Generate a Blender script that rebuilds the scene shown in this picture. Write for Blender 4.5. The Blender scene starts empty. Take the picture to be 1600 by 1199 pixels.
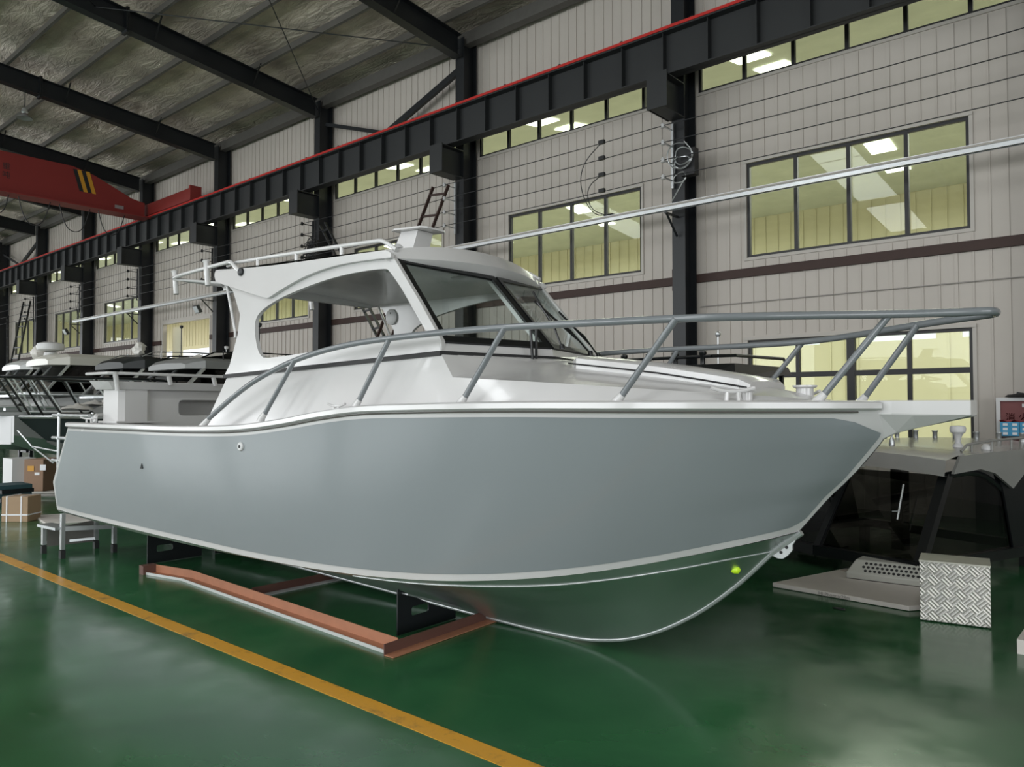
import bpy, bmesh, math, random
from mathutils import Vector, Matrix
from mathutils.geometry import tessellate_polygon

S = bpy.context.scene
COL = S.collection
random.seed(7)
PI = math.pi

# ---------------------------------------------------------------- camera
CAM_H = 1.7
FOCAL = 1200.0                       # in pixels of a 1600 px wide frame
PITCH = math.atan(36.5 / FOCAL)
YAW = math.radians(41)               # towards the left of +Y; the long wall runs along X
cam_d = bpy.data.cameras.new('camera')
cam = bpy.data.objects.new('camera', cam_d); COL.objects.link(cam)
cam_d.sensor_width = 36; cam_d.lens = 36 * FOCAL / 1600
cam_d.clip_start = 0.05; cam_d.clip_end = 300
cam.location = (0, 0, CAM_H)
cam.rotation_euler = (PI / 2 + PITCH, 0, YAW)
S.camera = cam

# ---------------------------------------------------------------- world, light, exposure
S.view_settings.view_transform = 'Standard'
S.view_settings.look = 'None'
S.view_settings.gamma = 1
S.view_settings.use_curve_mapping = False
S.view_settings.exposure = 0.0
w = bpy.data.worlds.new('overcast_sky'); S.world = w; w.use_nodes = True
w.node_tree.nodes['Background'].inputs[0].default_value = (0.93, 0.97, 1.0, 1)
w.node_tree.nodes['Background'].inputs[1].default_value = 1.3

def area(name, loc, rot, sx, sy, power, col=(1, 1, 1)):
    l = bpy.data.lights.new(name, 'AREA'); l.shape = 'RECTANGLE'; l.size = sx; l.size_y = sy
    l.energy = power; l.color = col
    o = bpy.data.objects.new(name, l); COL.objects.link(o); o.location = loc; o.rotation_euler = rot
    return o
DAY = (0.95, 0.98, 1.0)
# daylight through the glazing of the opposite long wall (behind the camera) and the end doors
for i, xc in enumerate((-44, -32, -20, -8, 4)):
    area('daylight_near_wall', (xc, -15.8, 4.4), (PI / 2, 0, 0), 9.6, 5.2, 900, DAY)
area('daylight_right_gate', (13.8, -2, 3.4), (PI / 2, 0, PI / 2), 11, 6.4, 800, DAY)
area('daylight_left_gate', (-61.5, -2, 3.6), (PI / 2, 0, -PI / 2), 11, 6.8, 1500, DAY)
for xc in (-45, -33.3, -21.6, -9.9, 1.8):
    area('added_roof_lamp', (xc, -8, 11.0), (math.radians(5.7), 0, 0), 1.6, 12, 650, DAY)  # lamps added below the closed near roof slope to light the hall

# ---------------------------------------------------------------- projection helpers (pixel -> place)
_f0 = Vector((-math.sin(YAW), math.cos(YAW), 0)); _r0 = Vector((math.cos(YAW), math.sin(YAW), 0)); _u0 = Vector((0, 0, 1))
_F = _f0 * math.cos(PITCH) + _u0 * math.sin(PITCH); _U = _u0 * math.cos(PITCH) - _f0 * math.sin(PITCH)
EYE = Vector((0, 0, CAM_H))
def ray(px, py): return _F + _r0 * ((px - 800) / FOCAL) + _U * (-(py - 599.5) / FOCAL)
def onY(px, py, Y): r = ray(px, py); return EYE + r * (Y / r.y)
def onX(px, py, X): r = ray(px, py); return EYE + r * (X / r.x)
def onZ(px, py, z=0.0): r = ray(px, py); return EYE + r * ((z - CAM_H) / r.z)

# ---------------------------------------------------------------- materials
MATS = {}
def mat(name, col, rough=0.5, metal=0.0, coat=0.0, noise=0.0, nscale=8.0, bump=0.0, bscale=40.0, rvar=0.0, spec=0.5, stretch=None):
    if name in MATS: return MATS[name]
    m = bpy.data.materials.new(name); m.use_nodes = True
    nt = m.node_tree; N = nt.nodes; L = nt.links
    b = N['Principled BSDF']
    b.inputs['Base Color'].default_value = (*col, 1)
    b.inputs['Roughness'].default_value = rough
    b.inputs['Metallic'].default_value = metal
    b.inputs['Specular IOR Level'].default_value = spec
    if coat:
        b.inputs['Coat Weight'].default_value = coat; b.inputs['Coat Roughness'].default_value = 0.06
    tc = N.new('ShaderNodeTexCoord'); vec = tc.outputs['Object']
    if stretch:
        mp = N.new('ShaderNodeMapping'); mp.inputs['Scale'].default_value = stretch
        L.new(vec, mp.inputs['Vector']); vec = mp.outputs[0]
    if noise or rvar:
        n = N.new('ShaderNodeTexNoise'); n.inputs['Scale'].default_value = nscale; n.inputs['Detail'].default_value = 6
        n.inputs['Roughness'].default_value = 0.6
        L.new(vec, n.inputs['Vector'])
        if noise:
            mx = N.new('ShaderNodeMix'); mx.data_type = 'RGBA'; mx.blend_type = 'MIX'
            lo = tuple(max(0, c * (1 - noise)) for c in col); hi = tuple(min(1, c * (1 + noise)) for c in col)
            mx.inputs[6].default_value = (*lo, 1); mx.inputs[7].default_value = (*hi, 1)
            L.new(n.outputs[0], mx.inputs[0]); L.new(mx.outputs[2], b.inputs['Base Color'])
        if rvar:
            mr = N.new('ShaderNodeMapRange'); mr.inputs[1].default_value = 0.3; mr.inputs[2].default_value = 0.7
            mr.inputs[3].default_value = max(0.02, rough - rvar); mr.inputs[4].default_value = rough + rvar
            L.new(n.outputs[0], mr.inputs[0]); L.new(mr.outputs[0], b.inputs['Roughness'])
    if bump:
        n2 = N.new('ShaderNodeTexNoise'); n2.inputs['Scale'].default_value = bscale; n2.inputs['Detail'].default_value = 3
        L.new(vec, n2.inputs['Vector'])
        bp_ = N.new('ShaderNodeBump'); bp_.inputs['Strength'].default_value = bump; bp_.inputs['Distance'].default_value = 0.02
        L.new(n2.outputs[0], bp_.inputs['Height']); L.new(bp_.outputs[0], b.inputs['Normal'])
    MATS[name] = m
    return m

def emis(name, col, strength):
    m = bpy.data.materials.new(name); m.use_nodes = True
    b = m.node_tree.nodes['Principled BSDF']
    b.inputs['Base Color'].default_value = (*col, 1)
    b.inputs['Emission Color'].default_value = (*col, 1); b.inputs['Emission Strength'].default_value = strength
    MATS[name] = m; return m

def glass(name, tint, refl=1.0, rough=0.0):
    m = bpy.data.materials.new(name); m.use_nodes = True
    nt = m.node_tree; N = nt.nodes; L = nt.links; N.clear()
    out = N.new('ShaderNodeOutputMaterial'); mix = N.new('ShaderNodeMixShader')
    tr = N.new('ShaderNodeBsdfTransparent'); tr.inputs[0].default_value = (*tint, 1)
    gl = N.new('ShaderNodeBsdfGlossy'); gl.inputs['Roughness'].default_value = rough
    lw = N.new('ShaderNodeLayerWeight'); lw.inputs[0].default_value = 0.5
    pw = N.new('ShaderNodeMath'); pw.operation = 'POWER'; pw.inputs[1].default_value = 5; L.new(lw.outputs['Facing'], pw.inputs[0])
    ma = N.new('ShaderNodeMath'); ma.operation = 'MULTIPLY_ADD'; ma.inputs[1].default_value = 0.95; ma.inputs[2].default_value = 0.05; L.new(pw.outputs[0], ma.inputs[0])
    mu = N.new('ShaderNodeMath'); mu.operation = 'MULTIPLY'; mu.inputs[1].default_value = refl
    L.new(ma.outputs[0], mu.inputs[0]); L.new(mu.outputs[0], mix.inputs[0])
    L.new(tr.outputs[0], mix.inputs[1]); L.new(gl.outputs[0], mix.inputs[2]); L.new(mix.outputs[0], out.inputs[0])
    MATS[name] = m; return m

WHITE = mat('white_gloss_paint', (0.585, 0.58, 0.575), 0.22, coat=0.3, rvar=0.06, nscale=1.5)
WHITE2 = mat('white_satin_paint', (0.62, 0.62, 0.62), 0.4)
HULLGREY = mat('grey_hull_paint', (0.235, 0.26, 0.272), 0.28, coat=0.25, noise=0.02, nscale=0.8)
RAILGREY = mat('grey_rail_paint', (0.17, 0.185, 0.195), 0.25, coat=0.3)
ALU = mat('bare_aluminium', (0.66, 0.68, 0.68), 0.34, 0.95, noise=0.07, nscale=2.5, rvar=0.05, bump=0.05, bscale=2)
ALUB = mat('bright_weld_aluminium', (0.50, 0.52, 0.52), 0.5, 0.8, noise=0.15, nscale=20)
GALV = mat('galvanised_steel', (0.58, 0.60, 0.61), 0.35, 0.85, noise=0.12, nscale=10)
BLACK = mat('black_paint', (0.005, 0.006, 0.007), 0.3)
BLACKM = mat('black_rubber', (0.015, 0.015, 0.016), 0.6)
STEEL = mat('dark_grey_steel', (0.008, 0.010, 0.012), 0.45, noise=0.2, nscale=3)
BEAM = mat('grey_crane_beam_paint', (0.016, 0.018, 0.019), 0.55, noise=0.15, nscale=2)
PURLIN = mat('purlin_steel', (0.11, 0.105, 0.095), 0.55, 0.2, noise=0.2)
REDP = mat('red_crane_paint', (0.23, 0.026, 0.022), 0.5, noise=0.1, nscale=1)
REDL = mat('red_conductor_rail', (0.50, 0.025, 0.02), 0.4)
YELP = mat('yellow_paint', (0.62, 0.30, 0.03), 0.4)
BROWN = mat('brown_primer', (0.040, 0.018, 0.013), 0.65, noise=0.2)
RUST = mat('rust_primer', (0.36, 0.155, 0.085), 0.55, noise=0.22, nscale=9)
RUSTD = mat('dark_rust_primer', (0.11, 0.05, 0.038), 0.5, noise=0.2, nscale=7)
PANEL = mat('cream_wall_panel', (0.485, 0.445, 0.40), 0.55, noise=0.05, nscale=1.2)
PANELR = mat('wall_panel_rib', (0.33, 0.31, 0.29), 0.55)
TRIMM = mat('window_flashing', (0.46, 0.43, 0.39), 0.5)
FRAME = mat('window_frame_dark', (0.014, 0.014, 0.015), 0.5)
YELLW = mat('yellow_neighbour_wall', (0.64, 0.61, 0.46), 0.7, noise=0.05, nscale=1)
CONC = mat('grey_wall_base', (0.10, 0.10, 0.095), 0.6, noise=0.2)
CARD = mat('cardboard', (0.36, 0.25, 0.155), 0.75, noise=0.08, nscale=6)
CARDD = mat('cardboard_dark', (0.27, 0.165, 0.105), 0.7, noise=0.08, nscale=6)
PAPER = mat('paper', (0.78, 0.78, 0.80), 0.7)
PLAST = mat('wrapping_plastic', (0.62, 0.60, 0.56), 0.3, noise=0.2, nscale=12, bump=0.5, bscale=16)
DROOF = mat('dark_roof_paint', (0.008, 0.012, 0.012), 0.5)
DHULL = mat('charcoal_boat_paint', (0.035, 0.042, 0.046), 0.25, coat=0.2)
GHULL = mat('mid_grey_boat_paint', (0.20, 0.205, 0.20), 0.4)
LHULL = mat('light_grey_boat_paint', (0.50, 0.51, 0.50), 0.35)
ROOFG = mat('grey_hardtop_paint', (0.25, 0.25, 0.235), 0.25, coat=0.2, noise=0.08, nscale=4)
BOARD = mat('foam_board', (0.62, 0.58, 0.54), 0.6, noise=0.06, nscale=7)
INK = mat('dark_ink', (0.02, 0.02, 0.02), 0.6)
REDINK = mat('dark_red_ink', (0.035, 0.004, 0.005), 0.95, spec=0.05)
LIME = mat('lime_plastic', (0.62, 0.95, 0.03), 0.4)
CLEAR = glass('clear_boat_glass', (0.82, 0.86, 0.84), 1.0)
TINT = glass('smoked_glass', (0.085, 0.085, 0.08), 0.8)
HALLG = glass('hall_window_glass', (0.93, 0.97, 0.91), 0.3)
CABG = glass('cabinet_glass', (0.82, 0.70, 0.70), 0.25)

def ceiling_mat():
    m = bpy.data.materials.new('foil_insulation'); m.use_nodes = True
    nt = m.node_tree; N = nt.nodes; L = nt.links; b = N['Principled BSDF']
    b.inputs['Metallic'].default_value = 0.45; b.inputs['Roughness'].default_value = 0.38
    tc = N.new('ShaderNodeTexCoord'); mp = N.new('ShaderNodeMapping'); mp.inputs['Scale'].default_value = (0.7, 2.2, 1)
    L.new(tc.outputs['Object'], mp.inputs['Vector'])
    n = N.new('ShaderNodeTexNoise'); n.inputs['Scale'].default_value = 2.2; n.inputs['Detail'].default_value = 8; n.inputs['Roughness'].default_value = 0.65
    n.inputs['Distortion'].default_value = 1.0
    L.new(mp.outputs[0], n.inputs['Vector'])
    bu = N.new('ShaderNodeBump'); bu.inputs['Strength'].default_value = 0.9; bu.inputs['Distance'].default_value = 0.16
    L.new(n.outputs[0], bu.inputs['Height']); L.new(bu.outputs[0], b.inputs['Normal'])
    n2 = N.new('ShaderNodeTexNoise'); n2.inputs['Scale'].default_value = 0.9; n2.inputs['Detail'].default_value = 4
    L.new(tc.outputs['Object'], n2.inputs['Vector'])
    cr = N.new('ShaderNodeValToRGB'); cr.color_ramp.elements[0].position = 0.35; cr.color_ramp.elements[1].position = 0.7
    cr.color_ramp.elements[0].color = (0.46, 0.40, 0.335, 1); cr.color_ramp.elements[1].color = (0.78, 0.70, 0.58, 1)
    L.new(n2.outputs[0], cr.inputs[0]); L.new(cr.outputs[0], b.inputs['Base Color'])
    return m
FOIL = ceiling_mat()

def floor_mat():
    m = bpy.data.materials.new('green_epoxy_floor'); m.use_nodes = True
    nt = m.node_tree; N = nt.nodes; L = nt.links; b = N['Principled BSDF']
    tc = N.new('ShaderNodeTexCoord')
    n = N.new('ShaderNodeTexNoise'); n.inputs['Scale'].default_value = 0.9; n.inputs['Detail'].default_value = 8; n.inputs['Roughness'].default_value = 0.62
    n.inputs['Distortion'].default_value = 0.6
    L.new(tc.outputs['Object'], n.inputs['Vector'])
    cr = N.new('ShaderNodeValToRGB')
    cr.color_ramp.elements[0].position = 0.35; cr.color_ramp.elements[0].color = (0.017, 0.083, 0.032, 1)
    cr.color_ramp.elements[1].position = 0.72; cr.color_ramp.elements[1].color = (0.032, 0.135, 0.050, 1)
    L.new(n.outputs[0], cr.inputs[0])
    # pale scuffs
    mp = N.new('ShaderNodeMapping'); mp.inputs['Scale'].default_value = (1.6, 5, 1); mp.inputs['Rotation'].default_value = (0, 0, 0.6)
    L.new(tc.outputs['Object'], mp.inputs['Vector'])
    n2 = N.new('ShaderNodeTexNoise'); n2.inputs['Scale'].default_value = 1.3; n2.inputs['Detail'].default_value = 10; n2.inputs['Roughness'].default_value = 0.72
    L.new(mp.outputs[0], n2.inputs['Vector'])
    c2 = N.new('ShaderNodeValToRGB'); c2.color_ramp.elements[0].position = 0.62; c2.color_ramp.elements[0].color = (0, 0, 0, 1)
    c2.color_ramp.elements[1].position = 0.82; c2.color_ramp.elements[1].color = (0.7, 0.7, 0.7, 1)
    L.new(n2.outputs[0], c2.inputs[0])
    mx = N.new('ShaderNodeMix'); mx.data_type = 'RGBA'; mx.inputs[7].default_value = (0.11, 0.19, 0.13, 1)
    L.new(c2.outputs[0], mx.inputs[0]); L.new(cr.outputs[0], mx.inputs[6]); L.new(mx.outputs[2], b.inputs['Base Color'])
    mr = N.new('ShaderNodeMapRange'); mr.inputs[1].default_value = 0.35; mr.inputs[2].default_value = 0.75
    mr.inputs[3].default_value = 0.13; mr.inputs[4].default_value = 0.28
    n3 = N.new('ShaderNodeTexNoise'); n3.inputs['Scale'].default_value = 2.4; n3.inputs['Detail'].default_value = 5
    L.new(tc.outputs['Object'], n3.inputs['Vector'])
    L.new(n3.outputs[0], mr.inputs[0]); L.new(mr.outputs[0], b.inputs['Roughness'])
    b.inputs['Specular IOR Level'].default_value = 0.6
    bu = N.new('ShaderNodeBump'); bu.inputs['Strength'].default_value = 0.12; bu.inputs['Distance'].default_value = 0.01
    n4 = N.new('ShaderNodeTexNoise'); n4.inputs['Scale'].default_value = 3.5; n4.inputs['Detail'].default_value = 2
    L.new(tc.outputs['Object'], n4.inputs['Vector']); L.new(n4.outputs[0], bu.inputs['Height']); L.new(bu.outputs[0], b.inputs['Normal'])
    return m
FLOORM = floor_mat()

def line_mat():
    m = bpy.data.materials.new('worn_yellow_line'); m.use_nodes = True
    nt = m.node_tree; N = nt.nodes; L = nt.links; b = N['Principled BSDF']
    tc = N.new('ShaderNodeTexCoord')
    n = N.new('ShaderNodeTexNoise'); n.inputs['Scale'].default_value = 6; n.inputs['Detail'].default_value = 10; n.inputs['Roughness'].default_value = 0.7
    L.new(tc.outputs['Object'], n.inputs['Vector'])
    cr = N.new('ShaderNodeValToRGB')
    cr.color_ramp.elements[0].position = 0.30; cr.color_ramp.elements[0].color = (0.22, 0.13, 0.03, 1)
    cr.color_ramp.elements[1].position = 0.46; cr.color_ramp.elements[1].color = (0.62, 0.30, 0.025, 1)
    L.new(n.outputs[0], cr.inputs[0]); L.new(cr.outputs[0], b.inputs['Base Color'])
    b.inputs['Roughness'].default_value = 0.25
    return m
LINEM = line_mat()

def plate_mat():      # chequer plate
    m = bpy.data.materials.new('chequer_plate'); m.use_nodes = True
    nt = m.node_tree; N = nt.nodes; L = nt.links; b = N['Principled BSDF']
    b.inputs['Metallic'].default_value = 0.55; b.inputs['Roughness'].default_value = 0.38
    b.inputs['Base Color'].default_value = (0.72, 0.69, 0.64, 1)
    tc = N.new('ShaderNodeTexCoord')
    def checker_wave(rot):
        mp = N.new('ShaderNodeMapping'); mp.inputs['Rotation'].default_value = (0, rot, 0); mp.inputs['Location'].default_value = (0, 0.013, 0); L.new(tc.outputs['Object'], mp.inputs['Vector'])
        wv = N.new('ShaderNodeTexWave'); wv.inputs['Scale'].default_value = 13; wv.bands_direction = 'X'; L.new(mp.outputs[0], wv.inputs['Vector'])
        return wv, mp
    w1, mp = checker_wave(PI / 4); w2, _ = checker_wave(-PI / 4)
    ck = N.new('ShaderNodeTexChecker'); ck.inputs['Scale'].default_value = 15; L.new(mp.outputs[0], ck.inputs['Vector'])
    mx = N.new('ShaderNodeMix'); mx.data_type = 'FLOAT'
    L.new(ck.outputs['Fac'], mx.inputs[0]); L.new(w1.outputs['Fac'], mx.inputs[2]); L.new(w2.outputs['Fac'], mx.inputs[3])
    bu = N.new('ShaderNodeBump'); bu.inputs['Strength'].default_value = 0.9; bu.inputs['Distance'].default_value = 0.006
    L.new(mx.outputs[0], bu.inputs['Height']); L.new(bu.outputs[0], b.inputs['Normal'])
    cr = N.new('ShaderNodeValToRGB'); cr.color_ramp.elements[0].color = (0.50, 0.48, 0.44, 1); cr.color_ramp.elements[1].color = (0.92, 0.89, 0.84, 1)
    L.new(mx.outputs[0], cr.inputs[0]); L.new(cr.outputs[0], b.inputs['Base Color'])
    return m
PLATE = plate_mat()

# ---------------------------------------------------------------- mesh building
def tag(o, label=None, cat=None, group=None, kind=None):
    if label: o['label'] = label
    if cat: o['category'] = cat
    if group: o['group'] = group
    if kind: o['kind'] = kind
    return o
def empty(name, label, cat, loc=(0, 0, 0), rz=0.0, group=None, kind=None):
    o = bpy.data.objects.new(name, None); COL.objects.link(o); o.location = loc; o.rotation_euler = (0, 0, rz)
    o.empty_display_size = 0.2
    return tag(o, label, cat, group, kind)

class MB:
    def __init__(s): s.v = []; s.f = []; s.sm = []
    def add(s, vs, fs, smooth=False):
        b = len(s.v); s.v += [tuple(v) for v in vs]
        for f in fs: s.f.append(tuple(i + b for i in f)); s.sm.append(smooth)
        return s
    def box(s, c, d, rz=0.0, rx=0.0, ry=0.0):
        R = Matrix.Rotation(rz, 3, 'Z') @ Matrix.Rotation(ry, 3, 'Y') @ Matrix.Rotation(rx, 3, 'X')
        vs = [Vector(c) + R @ Vector((sx * d[0] / 2, sy * d[1] / 2, sz * d[2] / 2)) for sx in (-1, 1) for sy in (-1, 1) for sz in (-1, 1)]
        return s.add(vs, [(0, 1, 3, 2), (4, 6, 7, 5), (0, 4, 5, 1), (2, 3, 7, 6), (0, 2, 6, 4), (1, 5, 7, 3)])
    def bar(s, p, q, wd, ht, up=(0, 0, 1)):
        p = Vector(p); q = Vector(q); t = (q - p).normalized(); u = Vector(up)
        a = t.cross(u)
        if a.length < 1e-4: a = t.cross(Vector((1, 0, 0)))
        a.normalize(); b = a.cross(t).normalized()
        vs = [e + a * (sa * wd / 2) + b * (sb * ht / 2) for e in (p, q) for sa, sb in ((-1, -1), (1, -1), (1, 1), (-1, 1))]
        return s.add(vs, [(0, 1, 2, 3), (7, 6, 5, 4), (0, 4, 5, 1), (1, 5, 6, 2), (2, 6, 7, 3), (3, 7, 4, 0)])
    def tube(s, pts, r, n=10, closed=False, smooth=0, radii=None):
        pts = [Vector(p) for p in pts]
        for _ in range(smooth):
            q = [pts[0]] if not closed else []
            for i in range(len(pts) - (0 if closed else 1)):
                a, b = pts[i], pts[(i + 1) % len(pts)]
                q += [a * .75 + b * .25, a * .25 + b * .75]
            if not closed: q.append(pts[-1])
            pts = q
        m = len(pts); vs = []; prev = None
        for i, p in enumerate(pts):
            if closed: t = pts[(i + 1) % m] - pts[i - 1]
            else: t = pts[min(i + 1, m - 1)] - pts[max(i - 1, 0)]
            t.normalize()
            if prev is None:
                a = t.cross(Vector((0, 0, 1)))
                if a.length < 1e-3: a = t.cross(Vector((1, 0, 0)))
            else: a = prev - t * prev.dot(t)
            a.normalize(); prev = a; b = t.cross(a)
            rr = radii[i] if radii else r
            vs += [p + (a * math.cos(2 * PI * k / n) + b * math.sin(2 * PI * k / n)) * rr for k in range(n)]
        fs = []
        for i in range(m if closed else m - 1):
            j = (i + 1) % m
            for k in range(n): fs.append((i * n + k, i * n + (k + 1) % n, j * n + (k + 1) % n, j * n + k))
        s.add(vs, fs, True)
        if not closed:
            b0 = len(s.v) - m * n
            s.f.append(tuple(b0 + k for k in range(n))[::-1]); s.sm.append(False)
            s.f.append(tuple(b0 + (m - 1) * n + k for k in range(n))); s.sm.append(False)
        return s
    def lathe(s, c, prof, n=20, axis='Z'):
        c = Vector(c); vs = []
        for r, h in prof:
            for k in range(n):
                a = 2 * PI * k / n; x, y = r * math.cos(a), r * math.sin(a)
                vs.append(c + (Vector((x, y, h)) if axis == 'Z' else Vector((x, h, y)) if axis == 'Y' else Vector((h, x, y))))
        m = len(prof); fs = [(i * n + k, i * n + (k + 1) % n, (i + 1) * n + (k + 1) % n, (i + 1) * n + k) for i in range(m - 1) for k in range(n)]
        s.add(vs, fs, True)
        b0 = len(s.v) - m * n
        s.f.append(tuple(b0 + k for k in range(n))); s.sm.append(False)
        s.f.append(tuple(b0 + (m - 1) * n + k for k in range(n))); s.sm.append(False)
        return s
    def grid(s, rows, smooth=True, closeu=False):
        n = len(rows[0]); vs = [p for r in rows for p in r]; fs = []
        for i in range(len(rows) - 1):
            for k in range(n if closeu else n - 1):
                k2 = (k + 1) % n
                fs.append((i * n + k, i * n + k2, (i + 1) * n + k2, (i + 1) * n + k))
        return s.add(vs, fs, smooth)
    def prism(s, poly, a, b, fn):
        """poly: 2-D outline; fn(u, v, w) -> 3-D; w runs a..b"""
        n = len(poly)
        va = [Vector(fn(u, v, a)) for u, v in poly]; vb = [Vector(fn(u, v, b)) for u, v in poly]
        tris = tessellate_polygon([[Vector((u, v, 0)) for u, v in poly]])
        fs = [tuple(t) for t in tris] + [tuple(i + n for i in t[::-1]) for t in tris] + [(i, (i + 1) % n, (i + 1) % n + n, i + n) for i in range(n)]
        return s.add(va + vb, fs)
    def holed(s, outer, holes, a, b, fn):
        loops = [outer] + holes; flat = [p for l in loops for p in l]; n = len(flat)
        tris = tessellate_polygon([[Vector((u, v, 0)) for u, v in l] for l in loops])
        va = [Vector(fn(u, v, a)) for u, v in flat]; vb = [Vector(fn(u, v, b)) for u, v in flat]
        fs = [tuple(t) for t in tris] + [tuple(i + n for i in t[::-1]) for t in tris]
        o = 0
        for l in loops:
            m = len(l); fs += [(o + i, o + (i + 1) % m, o + (i + 1) % m + n, o + i + n) for i in range(m)]; o += m
        return s.add(va + vb, fs)
    def build(s, name, m, parent=None, weld=True):
        me = bpy.data.meshes.new(name); me.from_pydata(s.v, [], s.f)
        me.polygons.foreach_set('use_smooth', s.sm)
        bm = bmesh.new(); bm.from_mesh(me)
        if weld: bmesh.ops.remove_doubles(bm, verts=bm.verts, dist=1e-5)
        bmesh.ops.recalc_face_normals(bm, faces=bm.faces)
        bm.to_mesh(me); bm.free()
        me.materials.append(m)
        if any(s.sm): me.set_sharp_from_angle(angle=math.radians(38))
        o = bpy.data.objects.new(name, me); COL.objects.link(o)
        if parent is not None: o.parent = parent
        return o

def bevel(o, wd, seg=2):
    md = o.modifiers.new('bevel', 'BEVEL'); md.width = wd; md.segments = seg; md.limit_method = 'ANGLE'; md.angle_limit = math.radians(40)
    return o
def copy_tree(o, parent=None):
    c = o.copy(); COL.objects.link(c); c.parent = parent
    for ch in list(o.children): copy_tree(ch, c)
    return c
def text(s, size, m, name, parent=None, loc=(0, 0, 0), rot=(PI / 2, 0, 0), ext=0.001, align='LEFT'):
    cu = bpy.data.curves.new(name, 'FONT'); cu.body = s; cu.size = size; cu.extrude = ext; cu.align_x = align
    cu.materials.append(m)
    tmp = bpy.data.objects.new(name, cu); COL.objects.link(tmp); bpy.context.view_layer.update()
    me = bpy.data.meshes.new_from_object(tmp.evaluated_get(bpy.context.evaluated_depsgraph_get())); bpy.data.objects.remove(tmp)
    o = bpy.data.objects.new(name, me); COL.objects.link(o); o.location = loc; o.rotation_euler = rot
    if parent is not None: o.parent = parent
    return o
def chaikin(pts, n=2):
    for _ in range(n):
        q = []
        for i in range(len(pts)):
            a, c = pts[i], pts[(i + 1) % len(pts)]
            if abs(a[0] - c[0]) + abs(a[1] - c[1]) < 1e-6: q.append(a); continue
            q += [(a[0] * .75 + c[0] * .25, a[1] * .75 + c[1] * .25), (a[0] * .25 + c[0] * .75, a[1] * .25 + c[1] * .75)]
        pts = q
    o = []
    for p in pts:
        if not o or abs(p[0] - o[-1][0]) + abs(p[1] - o[-1][1]) > 1e-5: o.append(p)
    return o
def interp(x, xs, ys):
    if x <= xs[0]: return ys[0]
    for i in range(1, len(xs)):
        if x <= xs[i]:
            t = (x - xs[i - 1]) / (xs[i] - xs[i - 1]); return ys[i - 1] + t * (ys[i] - ys[i - 1])
    return ys[-1]
def spline(x, xs, ys):          # monotone-ish cubic (Catmull slopes)
    n = len(xs)
    if x <= xs[0]: return ys[0]
    if x >= xs[-1]: return ys[-1]
    i = max(k for k in range(n - 1) if xs[k] <= x)
    def sl(k):
        if k == 0: return (ys[1] - ys[0]) / (xs[1] - xs[0])
        if k == n - 1: return (ys[-1] - ys[-2]) / (xs[-1] - xs[-2])
        return 0.5 * ((ys[k + 1] - ys[k]) / (xs[k + 1] - xs[k]) + (ys[k] - ys[k - 1]) / (xs[k] - xs[k - 1]))
    h = xs[i + 1] - xs[i]; t = (x - xs[i]) / h
    return (2 * t**3 - 3 * t**2 + 1) * ys[i] + (t**3 - 2 * t**2 + t) * h * sl(i) + (-2 * t**3 + 3 * t**2) * ys[i + 1] + (t**3 - t**2) * h * sl(i + 1)
ORD = ['rightmost', 'second from right', 'third from right', 'fourth from right', 'fifth from right', 'sixth from right', 'seventh from right', 'eighth from right', 'ninth from right', 'tenth from right']

# ================================================================ THE HALL
WY = 13.5                                   # inner face of the long wall
COLX = [-1.25 - 5.85 * k for k in range(10)]   # steel frame lines, -1.25 .. -53.9
XL, XR, YN = -62.0, 14.0, -16.0
def struct(name, mb, m, label=None, parent=None):
    o = mb.build(name, m, parent)
    if parent is None: o['kind'] = 'structure'
    if label: o['label'] = label
    return o

b = MB(); b.add([(XL, YN, 0), (XR, YN, 0), (XR, 13.56, 0), (XL, 13.56, 0)], [(0, 1, 2, 3)])
struct('floor', b, FLOORM, 'glossy green epoxy floor')
b = MB(); b.add([(XL - 18, 13.56, 0), (XR, 13.56, 0), (XR, 32, 0), (XL - 18, 32, 0)], [(0, 1, 2, 3)])
struct('floor_back', b, mat('pale_bounce_floor', (0.50, 0.47, 0.38), 0.5, noise=0.1, nscale=1), 'pale floor of the neighbouring hall')  # floor made pale so it bounces warm light up to the ceiling
b = MB(); b.box((-24, 2.81, 0.0015), (74, 0.125, 0.003))
struct('trim_1', b, LINEM, 'worn yellow line painted on the green floor')

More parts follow.
